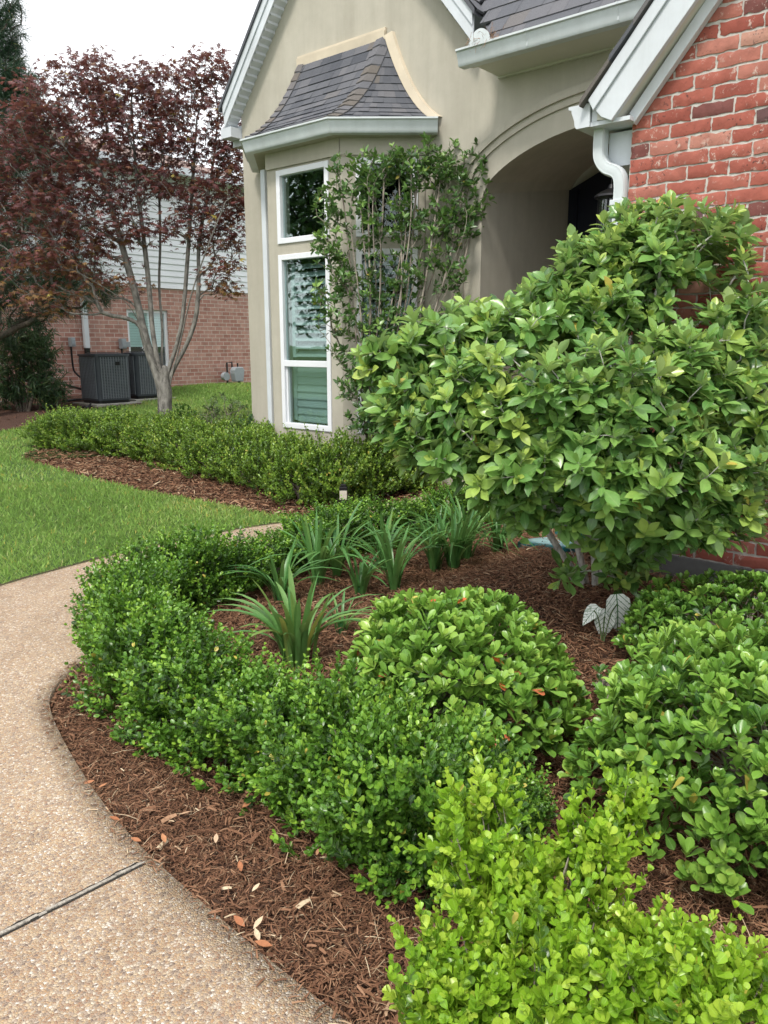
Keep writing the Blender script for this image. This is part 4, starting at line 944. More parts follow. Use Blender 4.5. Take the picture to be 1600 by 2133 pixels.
# air conditioners on pads
def ac(px, py, wd, ht, label, lab2, dzz=.0):
    c0 = at_ground(px, py, .1); z0 = c0[2]; q = c0-P0; t1_, o1_ = q@U, q@N
    pd = thing('concrete_pad', lab2, 'pad', W(t1_, o1_, z0-.1)); b = MB(); b.hbox(t1_-wd-.08, t1_+.10, o1_-wd-.1, o1_+.10, z0-.2, z0-.03); b.build('slab', M['concrete'], pd, bevel=.01)
    A = thing('air_conditioner', label, 'air conditioner', W(t1_-wd/2, o1_-wd/2, z0-.03)); cx, cy = t1_-wd/2, o1_-wd/2; h = wd/2
    def rr_(h_, r_, n_=5):
        P_ = []
        for k_, (sx, sy) in enumerate(((1, 1), (-1, 1), (-1, -1), (1, -1))):
            for i in range(n_+1): a_ = k_*pi/2+i*pi/2/n_; P_.append((cx+sx*(h_-r_)+r_*cos(a_), cy+sy*(h_-r_)+r_*sin(a_)))
        return P_
    b = MB(); b.prism([W(x, y, z0-.03) for x, y in rr_(h-.03, .07)], ZV*.05); b.build('base', M['black'], A)
    b = MB(); b.prism([W(x, y, z0+.02) for x, y in rr_(h-.015, .08)], ZV*(ht-.05)); bd = b.build('body', M['acgrey'], A, smooth_=True, angle=40)
    b = MB()
    for k_ in range(11):
        s_ = -h+.09+k_*(2*h-.18)/10
        for (x, y, dx, dy) in ((cx+h-.016, cy+s_, .014, .012), (cx+s_, cy+h-.016, .012, .014)): b.hbox(x, x+dx, y-.004, y+dy, z0+.05, z0+ht-.06)
    for k_ in range(26):
        z_ = z0+.06+k_*(ht-.14)/26
        b.hbox(cx+h-.016, cx+h-.009, cy-h+.09, cy+h-.09, z_, z_+.008); b.hbox(cx-h+.09, cx+h-.09, cy+h-.016, cy+h-.009, z_, z_+.008)
    b.build('grille', M['acrib'], bd)
    b = MB(); b.prism([W(x, y, z0+ht-.045) for x, y in rr_(h+.004, .085)], ZV*.03); b.prism([W(x, y, z0+ht-.015) for x, y in rr_(h-.06, .2)], ZV*.012); b.build('top_panel', M['acgrey'], A, smooth_=True, angle=40)
    b = MB()
    for k_ in range(7): b.tube([W(cx+(.05+.035*k_)*cos(a_), cy+(.05+.035*k_)*sin(a_), z0+ht+.012) for a_ in np.linspace(0, 2*pi, 21)], .004, 4)
    b.build('fan_grille', M['black'], A)
    b = MB(); b.tube(smooth(np.array([W(cx-h, cy+.1, z0+.18), W(cx-h-.12, cy+.14, z0+.16), W(NT+.08, cy+.2, z0+.3), W(NT+.03, cy+.2, z0+.42)])), .022, 6); b.build('coolant_line', M['black'], A)
    b = MB(); b.hbox(cx+h-.004, cx+h+.004, cy-.10, cy-.02, z0+ht-.20, z0+ht-.14); b.build('badge', M['black'], A)
    return A
ac(207, 838, .66, .81, 'dark grey air conditioner nearest the downspout, left of the other one', 'low concrete pad under the left air conditioner')
ac(287, 828, .66, .79, 'dark grey air conditioner below the window, partly behind the maple trunk', 'low concrete pad under the right air conditioner')
# gas meter
og, zg = npx(478, 775); GM = thing('gas_meter', 'grey gas meter with pipes against the pink brick wall', 'gas meter', W(NT+.2, og, .5))
b = MB(); c = W(NT+.2, og, zg); b.prism([c+N*x+ZV*z for x, z in ((-.14, -.02), (-.11, -.20), (.11, -.20), (.15, -.02), (.15, .05), (.10, .12), (-.10, .12), (-.15, .05))], U*.16); b.build('meter_body', M['greybox'], GM, bevel=.02)
b = MB(); b.tube([c+N*.30-ZV*.08+U*-.02, c+N*.30-ZV*.08+U*.08], .09, 14); b.build('regulator', M['greybox'], GM)
b = MB(); b.tube([c+N*.08+ZV*.1, c+N*.08+ZV*.22, c+N*.22+ZV*.22, c+N*.22-ZV*.75], .02, 6); b.tube([c-N*.08+ZV*.1, c-N*.08+ZV*.2], .02, 6); b.tube([c-N*.1-ZV*.18, c-N*.13-ZV*.6, c-N*.2-ZV*.75], .03, 6); b.tube([c+N*.22-ZV*.1, c+N*.34-ZV*.1], .02, 6); b.build('pipe', M['black'], GM)
b = MB(); b.tube([c+N*.3-ZV*.42+U*.02, c+N*.22-ZV*.44+U*.02, c+N*.2-ZV*.5+U*.02], .022, 6); b.build('valve', M['vinyl'], GM)
# black drain hoses lying near the air conditioners
for i, (pts, lab) in enumerate((([(85, 838), (120, 847), (150, 852), (178, 858)], 'black drain hose lying on the bare mulch left of the air conditioners'), ([(130, 836), (160, 832), (185, 832), (192, 842), (180, 850), (165, 845)], 'black hose looped at the foot of the left air conditioner'))):
    b = MB(); b.tube(smooth(np.array([at_ground(x, y, .05) for x, y in pts]), 3), .022, 6); o = b.build('drain_hose', M['black']); tag(o, lab, 'hose')
# path light
pl_ = at_ground(716, 1066); PL = thing('path_light', 'small black path light with a pale lens at the edge of the far hedge', 'path light', pl_)
kz = np.linalg.norm(pl_-CAM)/FPX; hh = 62*kz; c = pl_
b = MB(); b.box(c-np.array([.026, .026, .02]), (.052, 0, 0), (0, .052, 0), ZV*(hh*.5)); b.build('post', M['black'], PL, bevel=.004)
b = MB(); b.box(c+np.array([-.03, -.03, hh*.5-.018]), (.06, 0, 0), (0, .06, 0), ZV*hh*.32); b.build('lens', paint('pale_lens', (.52, .49, .42), .3, 20, .1), PL, bevel=.004)
b = MB(); b.box(c+np.array([-.033, -.033, hh*.82-.017]), (.066, 0, 0), (0, .066, 0), ZV*hh*.12); b.box(c+np.array([-.022, -.022, hh*.94-.017]), (.044, 0, 0), (0, .044, 0), ZV*hh*.08); b.build('lamp_cap', M['black'], PL, bevel=.004)
# teal tray behind the magnolia
ta_, tb_ = at_ground(1078, 1126, .06), at_ground(1182, 1140, .06); td = nrm(tb_-ta_); tn = np.cross(ZV, td); L_ = .55
TY = thing('teal_tray', 'teal painted tray lying on the mulch behind the white stemmed shrub', 'tray', ta_-ZV*.06)
b = MB(); b.box(ta_-ZV*.055, td*L_, tn*.32, ZV*.05); b.build('tray_base', M['teal'], TY, bevel=.006)
b = MB(); b.box(ta_+tn*.02-ZV*.003, td*L_, tn*.26, ZV*.008); b.build('tray_top', M['paleteal'], TY)
b = MB(); b.box(ta_+tn*.29-ZV*.004, td*L_, tn*.03, ZV*.055); b.build('tray_rim', M['teal'], TY, bevel=.005)
# ------------------------------------------------------------------ plants
def stems_mesh(n, rx, ry, h, r, rng, base=.05):
    tips, _ = dome(n, rx*.85, ry*.85, h*.92, rng, .5, 0, .1)
    tips[:, 2] = np.abs(tips[:, 2])
    ba = rng.uniform(-base, base, (len(tips), 3))*np.array([1, 1, 0]); md = (ba*.6+tips*.4)+np.array([0, 0, .12])*h
    a = np.r_[ba, md]; c = np.r_[md, tips]; m_ = len(tips)
    return frusta(a, c, np.r_[np.full(m_, r), np.full(m_, r*.7)], np.r_[np.full(m_, r*.7), np.full(m_, r*.35)], 5)
def boxwood(mat, label, seed, R=.25, H=.48, n=520, leafL=.022, slen=.11, pairs=6, group=None, tint=(.4, .17), newtip=.25, upright=.6, tall=0, extra=None, stemr=.004, inner=.55, lump=.26):
    rng = np.random.default_rng(seed); root = thing('boxwood_shrub', label, 'shrub', (0, 0, -50), group)
    p, d = dome(n, R, R, H*.56, rng, inner, lump, -.8, seed, 1); p[:, 2] += H*.5
    p[:, 2] *= 1+.10*np.sin(p[:, 0]*17+seed)*np.cos(p[:, 1]*15)
    p[:, 2] *= H*.93/np.percentile(p[:, 2], 97)
    k = p[:, 2] > .02; p, d = p[k], d[k]
    if extra: q = np.array(extra); p = np.r_[p, q]; d = np.r_[d, np.tile([0, 0, 1.], (len(q), 1))]
    D = nrm(d*np.array([1, 1, .7])+np.array([0, 0, upright])+rng.normal(0, .28, d.shape))
    L = slen*rng.uniform(.7, 1.25, len(p))
    if tall: i = rng.random(len(p)) < tall; i &= d[:, 2] > .1; L[i] *= rng.uniform(1.4, 2.2, i.sum()); D[i] = nrm(D[i]*.5+np.array([0, 0, .9]))
    f = Fol(); shoots(f, p-D*L[:, None]*.6, D, L, pairs, leafL, rng, tint=tint, newtip=newtip)
    off = root.location.copy(); link('foliage', f.mesh('foliage'), mat, root)
    V, Q = stems_mesh(60, R, R, H, stemr, rng); link('stem', npmesh('stem', V, Q), M['twig'], root)
    return root
def put(root, px, py, top, first, rz, label=None, sx=1., H=.48, back=0.):
    p = at_ground(px, py); z = height_at(px, top, p[0], p[1]); s = (z-p[2])/H
    loc = (p[0], p[1], p[2]-.01)
    sc_ = (sx, sx, s)
    if first: root.location = loc; root.rotation_euler = (0, 0, rz); root.scale = sc_; 
    else: root = copies(root, loc, rz, sc_)
    if label: root['label'] = label
    return root
GN = 'dark green boxwood shrubs of the near hedge'; LN = 'dark green boxwood shrub in the near clipped hedge that curves along the pebbled walk'
prot = [boxwood(M['boxwood'], LN, 30+i, n=600, R=.225, tall=.08, leafL=.0255, slen=.11, inner=.42, lump=.40, group=GN, newtip=.42, tint=(.28, .22), upright=1.3) for i in range(3)]
near = [(268, 1395, 1195, .92), (322, 1462, 1250, 1.05), (405, 1528, 1330, 1.05), (492, 1575, 1385, 1.0), (580, 1618, 1415, 1.0), (668, 1672, 1445, 1.0), (752, 1735, 1462, .98), (845, 1805, 1500, 1.0), (940, 1825, 1570, .9), (1060, 1730, 1600, .55),
        (272, 1325, 1165, .92), (335, 1282, 1130, .95), (412, 1255, 1100, .95), (492, 1228, 1122, .85), (568, 1204, 1112, .8), (640, 1172, 1066, .95), (712, 1150, 1048, .95), (790, 1130, 1040, .95), (866, 1112, 1040, .9), (940, 1094, 1012, .95), (1008, 1080, 1002, .95), (1075, 1066, 1005, .9)]
rzs = np.random.default_rng(1).uniform(0, 6.28, 60); used = set()
special = {0: 'leftmost boxwood of the near hedge, bulging over the pebbled walk', 9: 'small dark boxwood at the lower end of the near hedge, behind the bright yellow-green one', 2: None}
for i, (px, py, tp, sx) in enumerate(near):
    k = i % 3; r_ = put(prot[k], px, py, tp, k not in used, rzs[i], None, sx); used.add(k)
    if special.get(i): r_['label'] = special[i]
# yellow-green boxwoods in front
GY_ = 'bright yellow-green boxwoods'
def lobed(name, label, cat, mat, lobes, seed, n, leafL, slen, pairs, tint, newtip, base, group=None, up=.9, lump=.3, tm=(T_BOXR, T_BOXR)):
    rng = np.random.default_rng(seed); base = np.array(base); root = thing(name, label, cat, base, group); f = Fol(); tips = []
    vol = np.array([l[1]*l[2] for l in lobes]); vol = vol/vol.sum()
    for (c, rx, rz_), w_ in zip(lobes, vol):
        p, d = dome(int(n*w_), rx, rx, rz_, rng, .6, lump, -.6, seed); p = p+np.array(c); p = p[p[:, 2] > g(p[:, 0], p[:, 1])+.02]; d = d[:len(p)]
        D = nrm(d*.6+np.array([0, 0, up])+rng.normal(0, .28, p.shape)); L = slen*rng.uniform(.6, 1.4, len(p))
        shoots(f, p-D*L[:, None]*.55, D, L, pairs, leafL, rng, tm=tm, tint=tint, newtip=newtip, spread=.74, lean=.62); tips.append(p[rng.random(len(p)) < .3])
    link('foliage', f.mesh('foliage', base), mat, root); tips = np.concatenate(tips)
    ba = base+rng.uniform(-.06, .06, (len(tips), 3))*np.array([1, 1, 0]); md = ba*.5+tips*.5+np.array([0, 0, -.02])+rng.normal(0, .02, tips.shape); m_ = len(tips)
    V, Q = frusta(np.r_[ba, md], np.r_[md, tips], np.r_[np.full(m_, .004), np.full(m_, .003)], np.r_[np.full(m_, .003), np.full(m_, .0015)], 5)
    link('stem', npmesh('stem', V-base, Q), M['twig'], root); return root
def lob(px, py, s, rpx, rpy): return (at_depth(px, py, s), rpx*s/FPX, rpy*s/FPX)
lobed('boxwood_shrub', 'bright yellow-green boxwood with loose upright shoots, behind the other bright ones', 'shrub', M['boxyellow'],
      [lob(980, 1765, 1.72, 85, 85), lob(1025, 1685, 1.75, 38, 75), lob(1110, 1850, 1.70, 80, 80), lob(1255, 1790, 1.72, 70, 95), lob(1310, 1700, 1.76, 36, 85), lob(1200, 1740, 1.74, 28, 70), lob(1040, 1910, 1.62, 110, 90), lob(1230, 1930, 1.62, 110, 80)], 61, 260, .026, .125, 9, (.44, .2), .25, at_ground(1150, 2130), GY_)
lobed('boxwood_shrub', 'bright yellow-green boxwood filling the lower right corner of the bed', 'shrub', M['boxyellow'],
      [lob(1370, 2010, 1.50, 95, 100), lob(1485, 2045, 1.5, 85, 110), lob(1590, 2080, 1.46, 85, 100), lob(1300, 2080, 1.42, 140, 110), lob(1480, 2140, 1.38, 150, 100)], 62, 215, .0255, .12, 9, (.42, .2), .25, at_ground(1430, 2330), GY_)
lobed('boxwood_shrub', 'bright yellow-green boxwood spreading low beside the mulch at the bottom edge', 'shrub', M['boxyellow'],
      [lob(900, 2000, 1.56, 75, 55), lob(880, 2090, 1.5, 60, 60), lob(980, 2080, 1.48, 105, 80), lob(1130, 2050, 1.46, 120, 105), lob(1030, 2150, 1.42, 150, 80)], 63, 200, .025, .115, 9, (.38, .2), .25, at_ground(1040, 2300), GY_)

# Indian hawthorn mounds
def mound(label, c, rx, ry, h, seed, n, leafL, reds=0, tint=(.45, .15), name='hawthorn_shrub', mat=None, k=8, group='rounded hawthorn mounds'):
    rng = np.random.default_rng(seed); c = np.array(c); root = thing(name, label, 'shrub', c, group); f = Fol()
    p, d = dome(n, rx, ry, h, rng, .14, .07, -.35, seed); ok = p[:, 2] > -.0; p, d = p[ok], d[ok]
    D = nrm(d*np.array([.55, .55, .6])+np.array([0, 0, 1.0])+rng.normal(0, .2, p.shape)); rosettes(f, p, D, leafL*rng.uniform(.95, 1.1), k, rng, tint=tint, open_=.82, rise=.45)
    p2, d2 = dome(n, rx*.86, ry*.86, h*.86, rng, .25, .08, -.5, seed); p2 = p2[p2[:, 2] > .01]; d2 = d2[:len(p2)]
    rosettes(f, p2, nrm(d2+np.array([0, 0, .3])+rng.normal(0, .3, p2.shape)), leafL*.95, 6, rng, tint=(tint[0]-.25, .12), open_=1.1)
    link('foliage', f.mesh('foliage'), mat or M['hawthorn'], root)
    V, Q = stems_mesh(110, rx, ry, h, .005, rng, .08); link('stem', npmesh('stem', V, Q), M['twig'], root)
    if reds:
        for i in rng.choice(len(p), reds, False):
            f = Fol(0); f.add(T_HAW, p[i:i+1]+d[i:i+1]*.012, nrm(d[i:i+1]*.5+rng.normal(0, .5, (1, 3))), nrm(d[i:i+1]+np.array([0, 0, .4])), leafL*rng.uniform(.7, 1.05), rng.random())
            link('orange_leaf', f.mesh('orange_leaf'), M['orangeleaf'], root)['label'] = 'orange old leaf'
    return root
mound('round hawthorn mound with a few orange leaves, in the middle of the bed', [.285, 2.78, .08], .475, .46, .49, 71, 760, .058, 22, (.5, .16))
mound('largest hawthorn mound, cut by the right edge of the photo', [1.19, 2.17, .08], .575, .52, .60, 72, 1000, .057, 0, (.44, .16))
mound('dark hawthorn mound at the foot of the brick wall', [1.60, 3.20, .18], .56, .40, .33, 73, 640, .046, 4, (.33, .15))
mound('small hawthorn seedling on the mulch in front of the white leaved plant', [.93, 2.86, .13], .10, .10, .11, 74, 16, .042, 0, (.2, .1), k=7)

# lily-leaved clumps
def strap(f, base, az, L, wd, arch, rng, tint):
    n_ = 9; q = np.linspace(0, 1, n_); ho = L*(.16*q+arch*q**2.2*.75); ve = L*(q*(1-.12*arch)-arch*.62*q**2.6)
    dirv = np.array([cos(az), sin(az), 0]); sd_ = np.array([-sin(az), cos(az), 0]); tw = rng.normal(0, .25)
    wv = wd*np.array([.55, .8, .95, 1, 1, .95, .85, .6, .06]); V = []; UV = []
    for i in range(n_):
        c_ = base+dirv*ho[i]+ZV*ve[i]+sd_*tw*.1*L*q[i]**2
        for j, s_ in enumerate((-1, 0, 1)): V.append(c_+sd_*s_*wv[i]/2+ZV*abs(s_)*wv[i]*.16-dirv*abs(s_)*wv[i]*.16*q[i]); UV.append((.5+s_*.5, q[i]))
    Q = [(i*3+j, i*3+j+1, i*3+j+4, i*3+j+3) for i in range(n_-1) for j in range(2)]
    f.V.append(np.array(V)); f.UV.append(np.array(UV)); f.Q.append(np.array(Q)+f.n); f.T.append(np.clip(tint+.12*(q.repeat(3)), 0, 1)); f.n += len(V)
def clump(px, py, top, label, seed, n=42, wd=.024, wide=1., tint=.4):
    rng = np.random.default_rng(seed); p = at_ground(px, py); H = height_at(px, top, p[0], p[1])-p[2]; root = thing('agapanthus', label, 'plant', p, 'strap leaved clumps inside the hedge')
    f = Fol()
    for i in range(int(n*1.35)):
        a = rng.uniform(0, 2*pi); ar = (.08+.9*rng.random()**1.2)*wide; L = H*1.22*rng.uniform(.75, 1.08)*(1+.35*ar)
        strap(f, np.array([cos(a), sin(a), 0])*rng.uniform(0, .035 if px != 620 else .075)-ZV*.01, a+rng.normal(0, .3), L, wd*rng.uniform(.75, 1.15), min(ar, 1.1), rng, float(np.clip(rng.normal(tint, .15), 0, 1)))
    link('leaf', f.mesh('leaf'), M['agap'], root)
    f = Fol(); V, Q = frusta(np.array([[0, 0, -.02]]), np.array([[0, 0, .05]]), np.array([.028]), np.array([.018]), 8); link('crown_base', npmesh('crown_base', V, Q), M['agap'], root)
    return root
clump(620, 1384, 1228, 'largest strap leaved clump, nearest the walk, arching over the mulch', 81, 30, .029, .95, .6)
clump(585, 1256, 1145, 'strap leaved clump just behind the largest one', 82, 15)
clump(662, 1218, 1080, 'tall strap leaved clump third from the left in the back row', 83, 16)
clump(700, 1202, 1065, 'strap leaved clump with two tall straight blades in the back row', 84, 16)
clump(750, 1240, 1150, 'thin strap leaved clump standing forward on the mulch', 85, 13)
clump(712, 1316, 1245, 'smallest strap leaved clump with few thin leaves beside the round hawthorn', 86, 12, .013, 1.15)
clump(820, 1232, 1085, 'strap leaved clump in the middle of the row', 87, 17)
clump(800, 1190, 1062, 'strap leaved clump against the back hedge, behind the middle one', 88, 14)
clump(905, 1190, 1070, 'strap leaved clump fourth from the right end of the row', 89, 28, .021)
clump(945, 1188, 1055, 'strap leaved clump third from the right end of the row', 90, 28, .021)
clump(972, 1168, 1042, 'strap leaved clump second from the right end of the row', 91, 30, .021)
clump(1035, 1153, 1050, 'rightmost strap leaved clump, next to the teal tray', 92, 26, .019)

# white-leaved caladium
cp = at_ground(1256, 1345); CL = thing('caladium', 'white leaved caladium with green veins below the pale stemmed shrub', 'plant', cp)
def calmat():
    m, t, p = newmat('caladium_leaf'); uv = t.nodes.new('ShaderNodeUVMap'); sp = t.nodes.new('ShaderNodeSeparateXYZ'); t.links.new(uv.outputs[0], sp.inputs[0])
    x = math_(t, 'ABSOLUTE', math_(t, 'SUBTRACT', sp.outputs[0], .5)); y = sp.outputs[1]
    mid = math_(t, 'LESS_THAN', x, .022); q = math_(t, 'FRACT', math_(t, 'MULTIPLY', math_(t, 'SUBTRACT', y, math_(t, 'MULTIPLY', x, .9)), 5.)); side = math_(t, 'LESS_THAN', q, .13)
    edge = math_(t, 'GREATER_THAN', attr(t), .8); n = noise(t, 60, 3, .6, objco(t)); fr = math_(t, 'GREATER_THAN', math_(t, 'ADD', n.outputs['Fac'], math_(t, 'MULTIPLY', x, .3)), .66)
    v = math_(t, 'MAXIMUM', math_(t, 'MAXIMUM', mid, side), math_(t, 'MAXIMUM', edge, math_(t, 'MULTIPLY', fr, .5)), True)
    c = mixc(t, v, (.84, .87, .83), (.05, .17, .05)); t.links.new(c, p.inputs['Base Color']); p.inputs['Roughness'].default_value = .45; return m
mc = calmat()
T_CAL = leaf_t(.86, [(-.32, .5), (-.16, .92), (.05, 1), (.3, .92), (.55, .66), (.8, .32), (1, .02)], .10, .18)
for i, (px, py, s_, dx, dy) in enumerate(((1286, 1272, .145, .06, -.35), (1260, 1298, .115, -.10, -.5), (1238, 1286, .09, -.8, -.3))):
    b0 = at_depth(px, py-14, np.linalg.norm(cp-CAM)*.97); dr = nrm(np.array([dx, dy*.5, -.85])); f = Fol(0); f.add(T_CAL, b0[None], dr[None], nrm(np.array([[dx*.3, -.45, .9]])), s_, .4)
    o = link('leaf', f.mesh('leaf', cp), mc, CL)
    b = MB(); b.tube(smooth(np.array([cp, cp*.5+b0*.5+np.array([0, .01, .05]), b0])), .003, 5); b.build('leaf_stalk', M['azalea'], CL)

# magnolia-like shrub with pale stems
mb_ = at_ground(1232, 1222); rng = np.random.default_rng(101)
MG = thing('magnolia_shrub', 'big light green shrub with pale stems in front of the red brick wall', 'shrub', mb_)
def mpt(px, py, s_): return at_depth(px, py, s_)
s0 = np.linalg.norm(mb_-CAM)/np.linalg.norm(ray(1232, 1222))
def stem(pxs): return np.array([mpt(x, y, s0+d_) for x, y, d_ in pxs])
stems = [stem([(1215, 1215, 0), (1160, 1140, -.02), (1115, 1060, -.1), (1050, 900, -.2), (950, 760, -.22)]), stem([(1222, 1220, .02), (1200, 1120, 0), (1170, 1000, -.12), (1150, 860, -.2), (1140, 740, -.2)]),
         stem([(1236, 1222, .03), (1232, 1120, .06), (1215, 980, .0), (1195, 830, -.05), (1190, 680, 0)]), stem([(1250, 1222, .0), (1262, 1130, .0), (1255, 1000, .0), (1290, 820, .05), (1330, 640, .08), (1370, 500, .1)]),
         stem([(1262, 1222, .02), (1268, 1090, .02), (1320, 940, .0), (1400, 800, -.05), (1440, 700, .0)]), stem([(1268, 1215, 0), (1330, 1150, .03), (1420, 1080, -.02), (1500, 950, -.08)]),
         stem([(1240, 1218, -.04), (1244, 1120, -.1), (1290, 1000, -.2), (1340, 860, -.25)]), stem([(1228, 1222, .05), (1180, 1130, .1), (1120, 980, .05), (1040, 800, .0), (930, 690, .05)])]
ML = [(1375, 535, 3.68, 160, 88, 85), (1240, 570, 3.64, 80, 75, 34), (1510, 520, 3.7, 70, 60, 18), (1370, 465, 3.75, 60, 40, 12), (1180, 660, 3.55, 130, 85, 70), (1020, 690, 3.55, 90, 65, 26), (900, 720, 3.5, 110, 70, 40), (785, 745, 3.45, 42, 42, 9),
      (860, 830, 3.4, 90, 80, 32), (990, 830, 3.3, 110, 90, 46), (1130, 840, 3.22, 120, 95, 50), (1270, 830, 3.2, 120, 100, 50), (1400, 800, 3.3, 110, 100, 46), (1530, 760, 3.4, 100, 110, 44), (1580, 900, 3.4, 90, 110, 30), (1560, 660, 3.55, 70, 60, 16),
      (930, 930, 3.35, 100, 60, 26), (1060, 960, 3.2, 90, 70, 26), (1220, 960, 3.2, 130, 70, 36), (1380, 960, 3.2, 120, 80, 36), (1510, 960, 3.3, 90, 80, 24), (1090, 1015, 3.35, 55, 40, 11), (1260, 1035, 3.3, 100, 40, 16), (1430, 1040, 3.35, 110, 40, 16), (1185, 1205, 3.72, 22, 14, 2), (1285, 1200, 3.75, 25, 14, 3), (1560, 1020, 3.4, 70, 50, 14), (1340, 1150, 3.6, 50, 30, 7), (1480, 1110, 3.4, 60, 30, 9), (1105, 1060, 3.45, 50, 40, 8), (1215, 1060, 3.4, 70, 40, 11), (1330, 1095, 3.4, 90, 55, 17), (1440, 1085, 3.38, 90, 55, 17), (1300, 1165, 3.62, 50, 30, 6), (1540, 1080, 3.4, 60, 40, 8), (1330, 1080, 3.7, 70, 40, 10), (1440, 1110, 3.6, 70, 40, 9), (1060, 1040, 3.5, 40, 40, 7), (1050, 1010, 3.3, 60, 60, 12), (1300, 645, 3.58, 90, 60, 34)]
tips, outd = [], []
for px, py, s_, a_, b_, n_ in ML:
    c_ = mpt(px, py, s_); p, d = dome(int(n_*1.6), a_*s_/FPX, min(.30, a_*s_/FPX*.8), b_*s_/FPX, rng, .75, .1, -.8, px); p = p*1.14+c_
    o_ = (p-P0)@N; k = o_ > BO+.10; tips.append(p[k]); outd.append(d[k])
tips = np.concatenate(tips); outd = np.concatenate(outd)
V, Q, dirs = grow(stems, tips, .0022, .46, rng=rng, wob=.10, maxr=.0195, minpar=.25)
link('branches', npmesh('branches', V-mb_, Q), M['palebark'], MG)
f = Fol(); Dm = nrm(dirs*.5+outd*.35+np.array([0, -.12, .55])+rng.normal(0, .25, dirs.shape))
hgt = np.clip((tips[:, 2]-.9)/1.0, 0, 1)
rosettes(f, tips, Dm, .099, 7, rng, tm=(T_MAG, T_MAG2), tint=(.52, .2), open_=.95)
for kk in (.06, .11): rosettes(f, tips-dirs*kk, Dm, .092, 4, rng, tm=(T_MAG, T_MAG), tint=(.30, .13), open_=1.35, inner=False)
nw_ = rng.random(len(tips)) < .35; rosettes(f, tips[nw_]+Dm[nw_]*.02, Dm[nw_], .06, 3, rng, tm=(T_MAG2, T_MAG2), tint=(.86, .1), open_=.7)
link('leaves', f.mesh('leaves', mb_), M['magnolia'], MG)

# tall thin shrub in front of the bay window
tb = at_ground(812, 960); tb = np.array([*(W(.97, .50)[:2]), 0]); tb[2] = gz(tb[0], tb[1]); rng = np.random.default_rng(111)
TS = thing('tall_shrub', 'tall thin dark leaved shrub trained up in front of the bay window', 'shrub', tb)
st_ = 6.55
def tp(px, py, d_=0): return at_depth(px, py, st_+d_)
stems = [np.array([tb+np.array([x0, 0, 0]), tp(*a), tp(*b_), tp(*c_)]) for x0, a, b_, c_ in ((-.08, (790, 830), (740, 680), (700, 500)), (-.04, (795, 800), (770, 640), (750, 420)), (-.02, (800, 780, .05), (790, 600), (800, 380)), (0, (815, 780), (850, 620), (870, 360)), (.03, (830, 780), (880, 640), (920, 360)), (.06, (845, 790, .05), (920, 620), (965, 400)), (.08, (850, 800), (950, 620), (1000, 400)), (.02, (820, 760, -.1), (840, 600), (830, 340)))]
for k_ in range(14):
    xt = 690+320*(k_+rng.random())/14; stems.append(np.array([tb+np.array([rng.normal(0, .06), rng.normal(0, .03), 0]), tp(790+(xt-850)*.25, 800, rng.normal(0, .06)), tp(830+(xt-850)*.6, 640, rng.normal(0, .08)), tp(xt+rng.normal(0, 12), 470, rng.normal(0, .1)), tp(xt+rng.normal(0, 15), rng.uniform(330, 420), rng.normal(0, .1))]))
TLb = [(690, 430, 42, 60, 34), (720, 370, 30, 40, 12), (690, 540, 45, 70, 44), (695, 640, 40, 65, 28), (710, 740, 35, 50, 12), (770, 370, 40, 45, 50), (840, 350, 50, 36, 54), (910, 350, 50, 40, 54), (975, 370, 40, 45, 36), (1005, 345, 25, 30, 12), (780, 470, 50, 60, 42), (860, 450, 55, 60, 54), (940, 450, 50, 60, 48), (985, 450, 26, 45, 14), (760, 580, 55, 60, 36), (840, 580, 55, 60, 40), (930, 560, 45, 55, 26), (955, 630, 26, 50, 8), (770, 680, 50, 60, 44), (850, 690, 55, 50, 36), (910, 680, 40, 40, 16), (750, 800, 45, 60, 48), (765, 875, 40, 35, 34), (820, 800, 50, 70, 52), (892, 300, 8, 22, 6), (945, 318, 8, 22, 5), (750, 335, 16, 22, 6), (705, 350, 10, 24, 5), (1035, 335, 14, 10, 4), (985, 318, 8, 18, 4), (820, 318, 10, 16, 4), (665, 500, 14, 18, 5), (665, 610, 14, 18, 5), (1010, 430, 12, 20, 4)]
tips, outd = [], []
for px, py, a_, b_, n_ in TLb:
    c_ = tp(px, py); p, d = dome(int(n_*1.2), a_*1.1*st_/FPX, .20, b_*1.1*st_/FPX, rng, .8, .1, -1, px); tips.append(p+c_); outd.append(d)
tips = np.concatenate(tips); outd = np.concatenate(outd)
V, Q, dirs = grow(stems, tips, .0021, .40, rng=rng, wob=.14, maxr=.009, up_pen=1.2, minpar=.2)
link('branches', npmesh('branches', V-tb, Q), M['twig'], TS)
f = Fol(); Dm = nrm(dirs*.6+np.array([0, 0, .45])+rng.normal(0, .35, dirs.shape)); tz = np.clip((tips[:, 2]-2.2)/1.0, 0, 1)
rosettes(f, tips, Dm, .068, 6, rng, tm=(T_ELL, leaf_t(.46, ELLI, .2, .0)), tint=(.42, .2), open_=1.0)
rosettes(f, tips-dirs*.07, nrm(dirs+rng.normal(0, .3, dirs.shape)), .058, 3, rng, tm=(T_ELL, T_ELL), tint=(.3, .15), open_=1.2, inner=False)
link('leaves', f.mesh('leaves', tb), M['tallshrub'], TS)

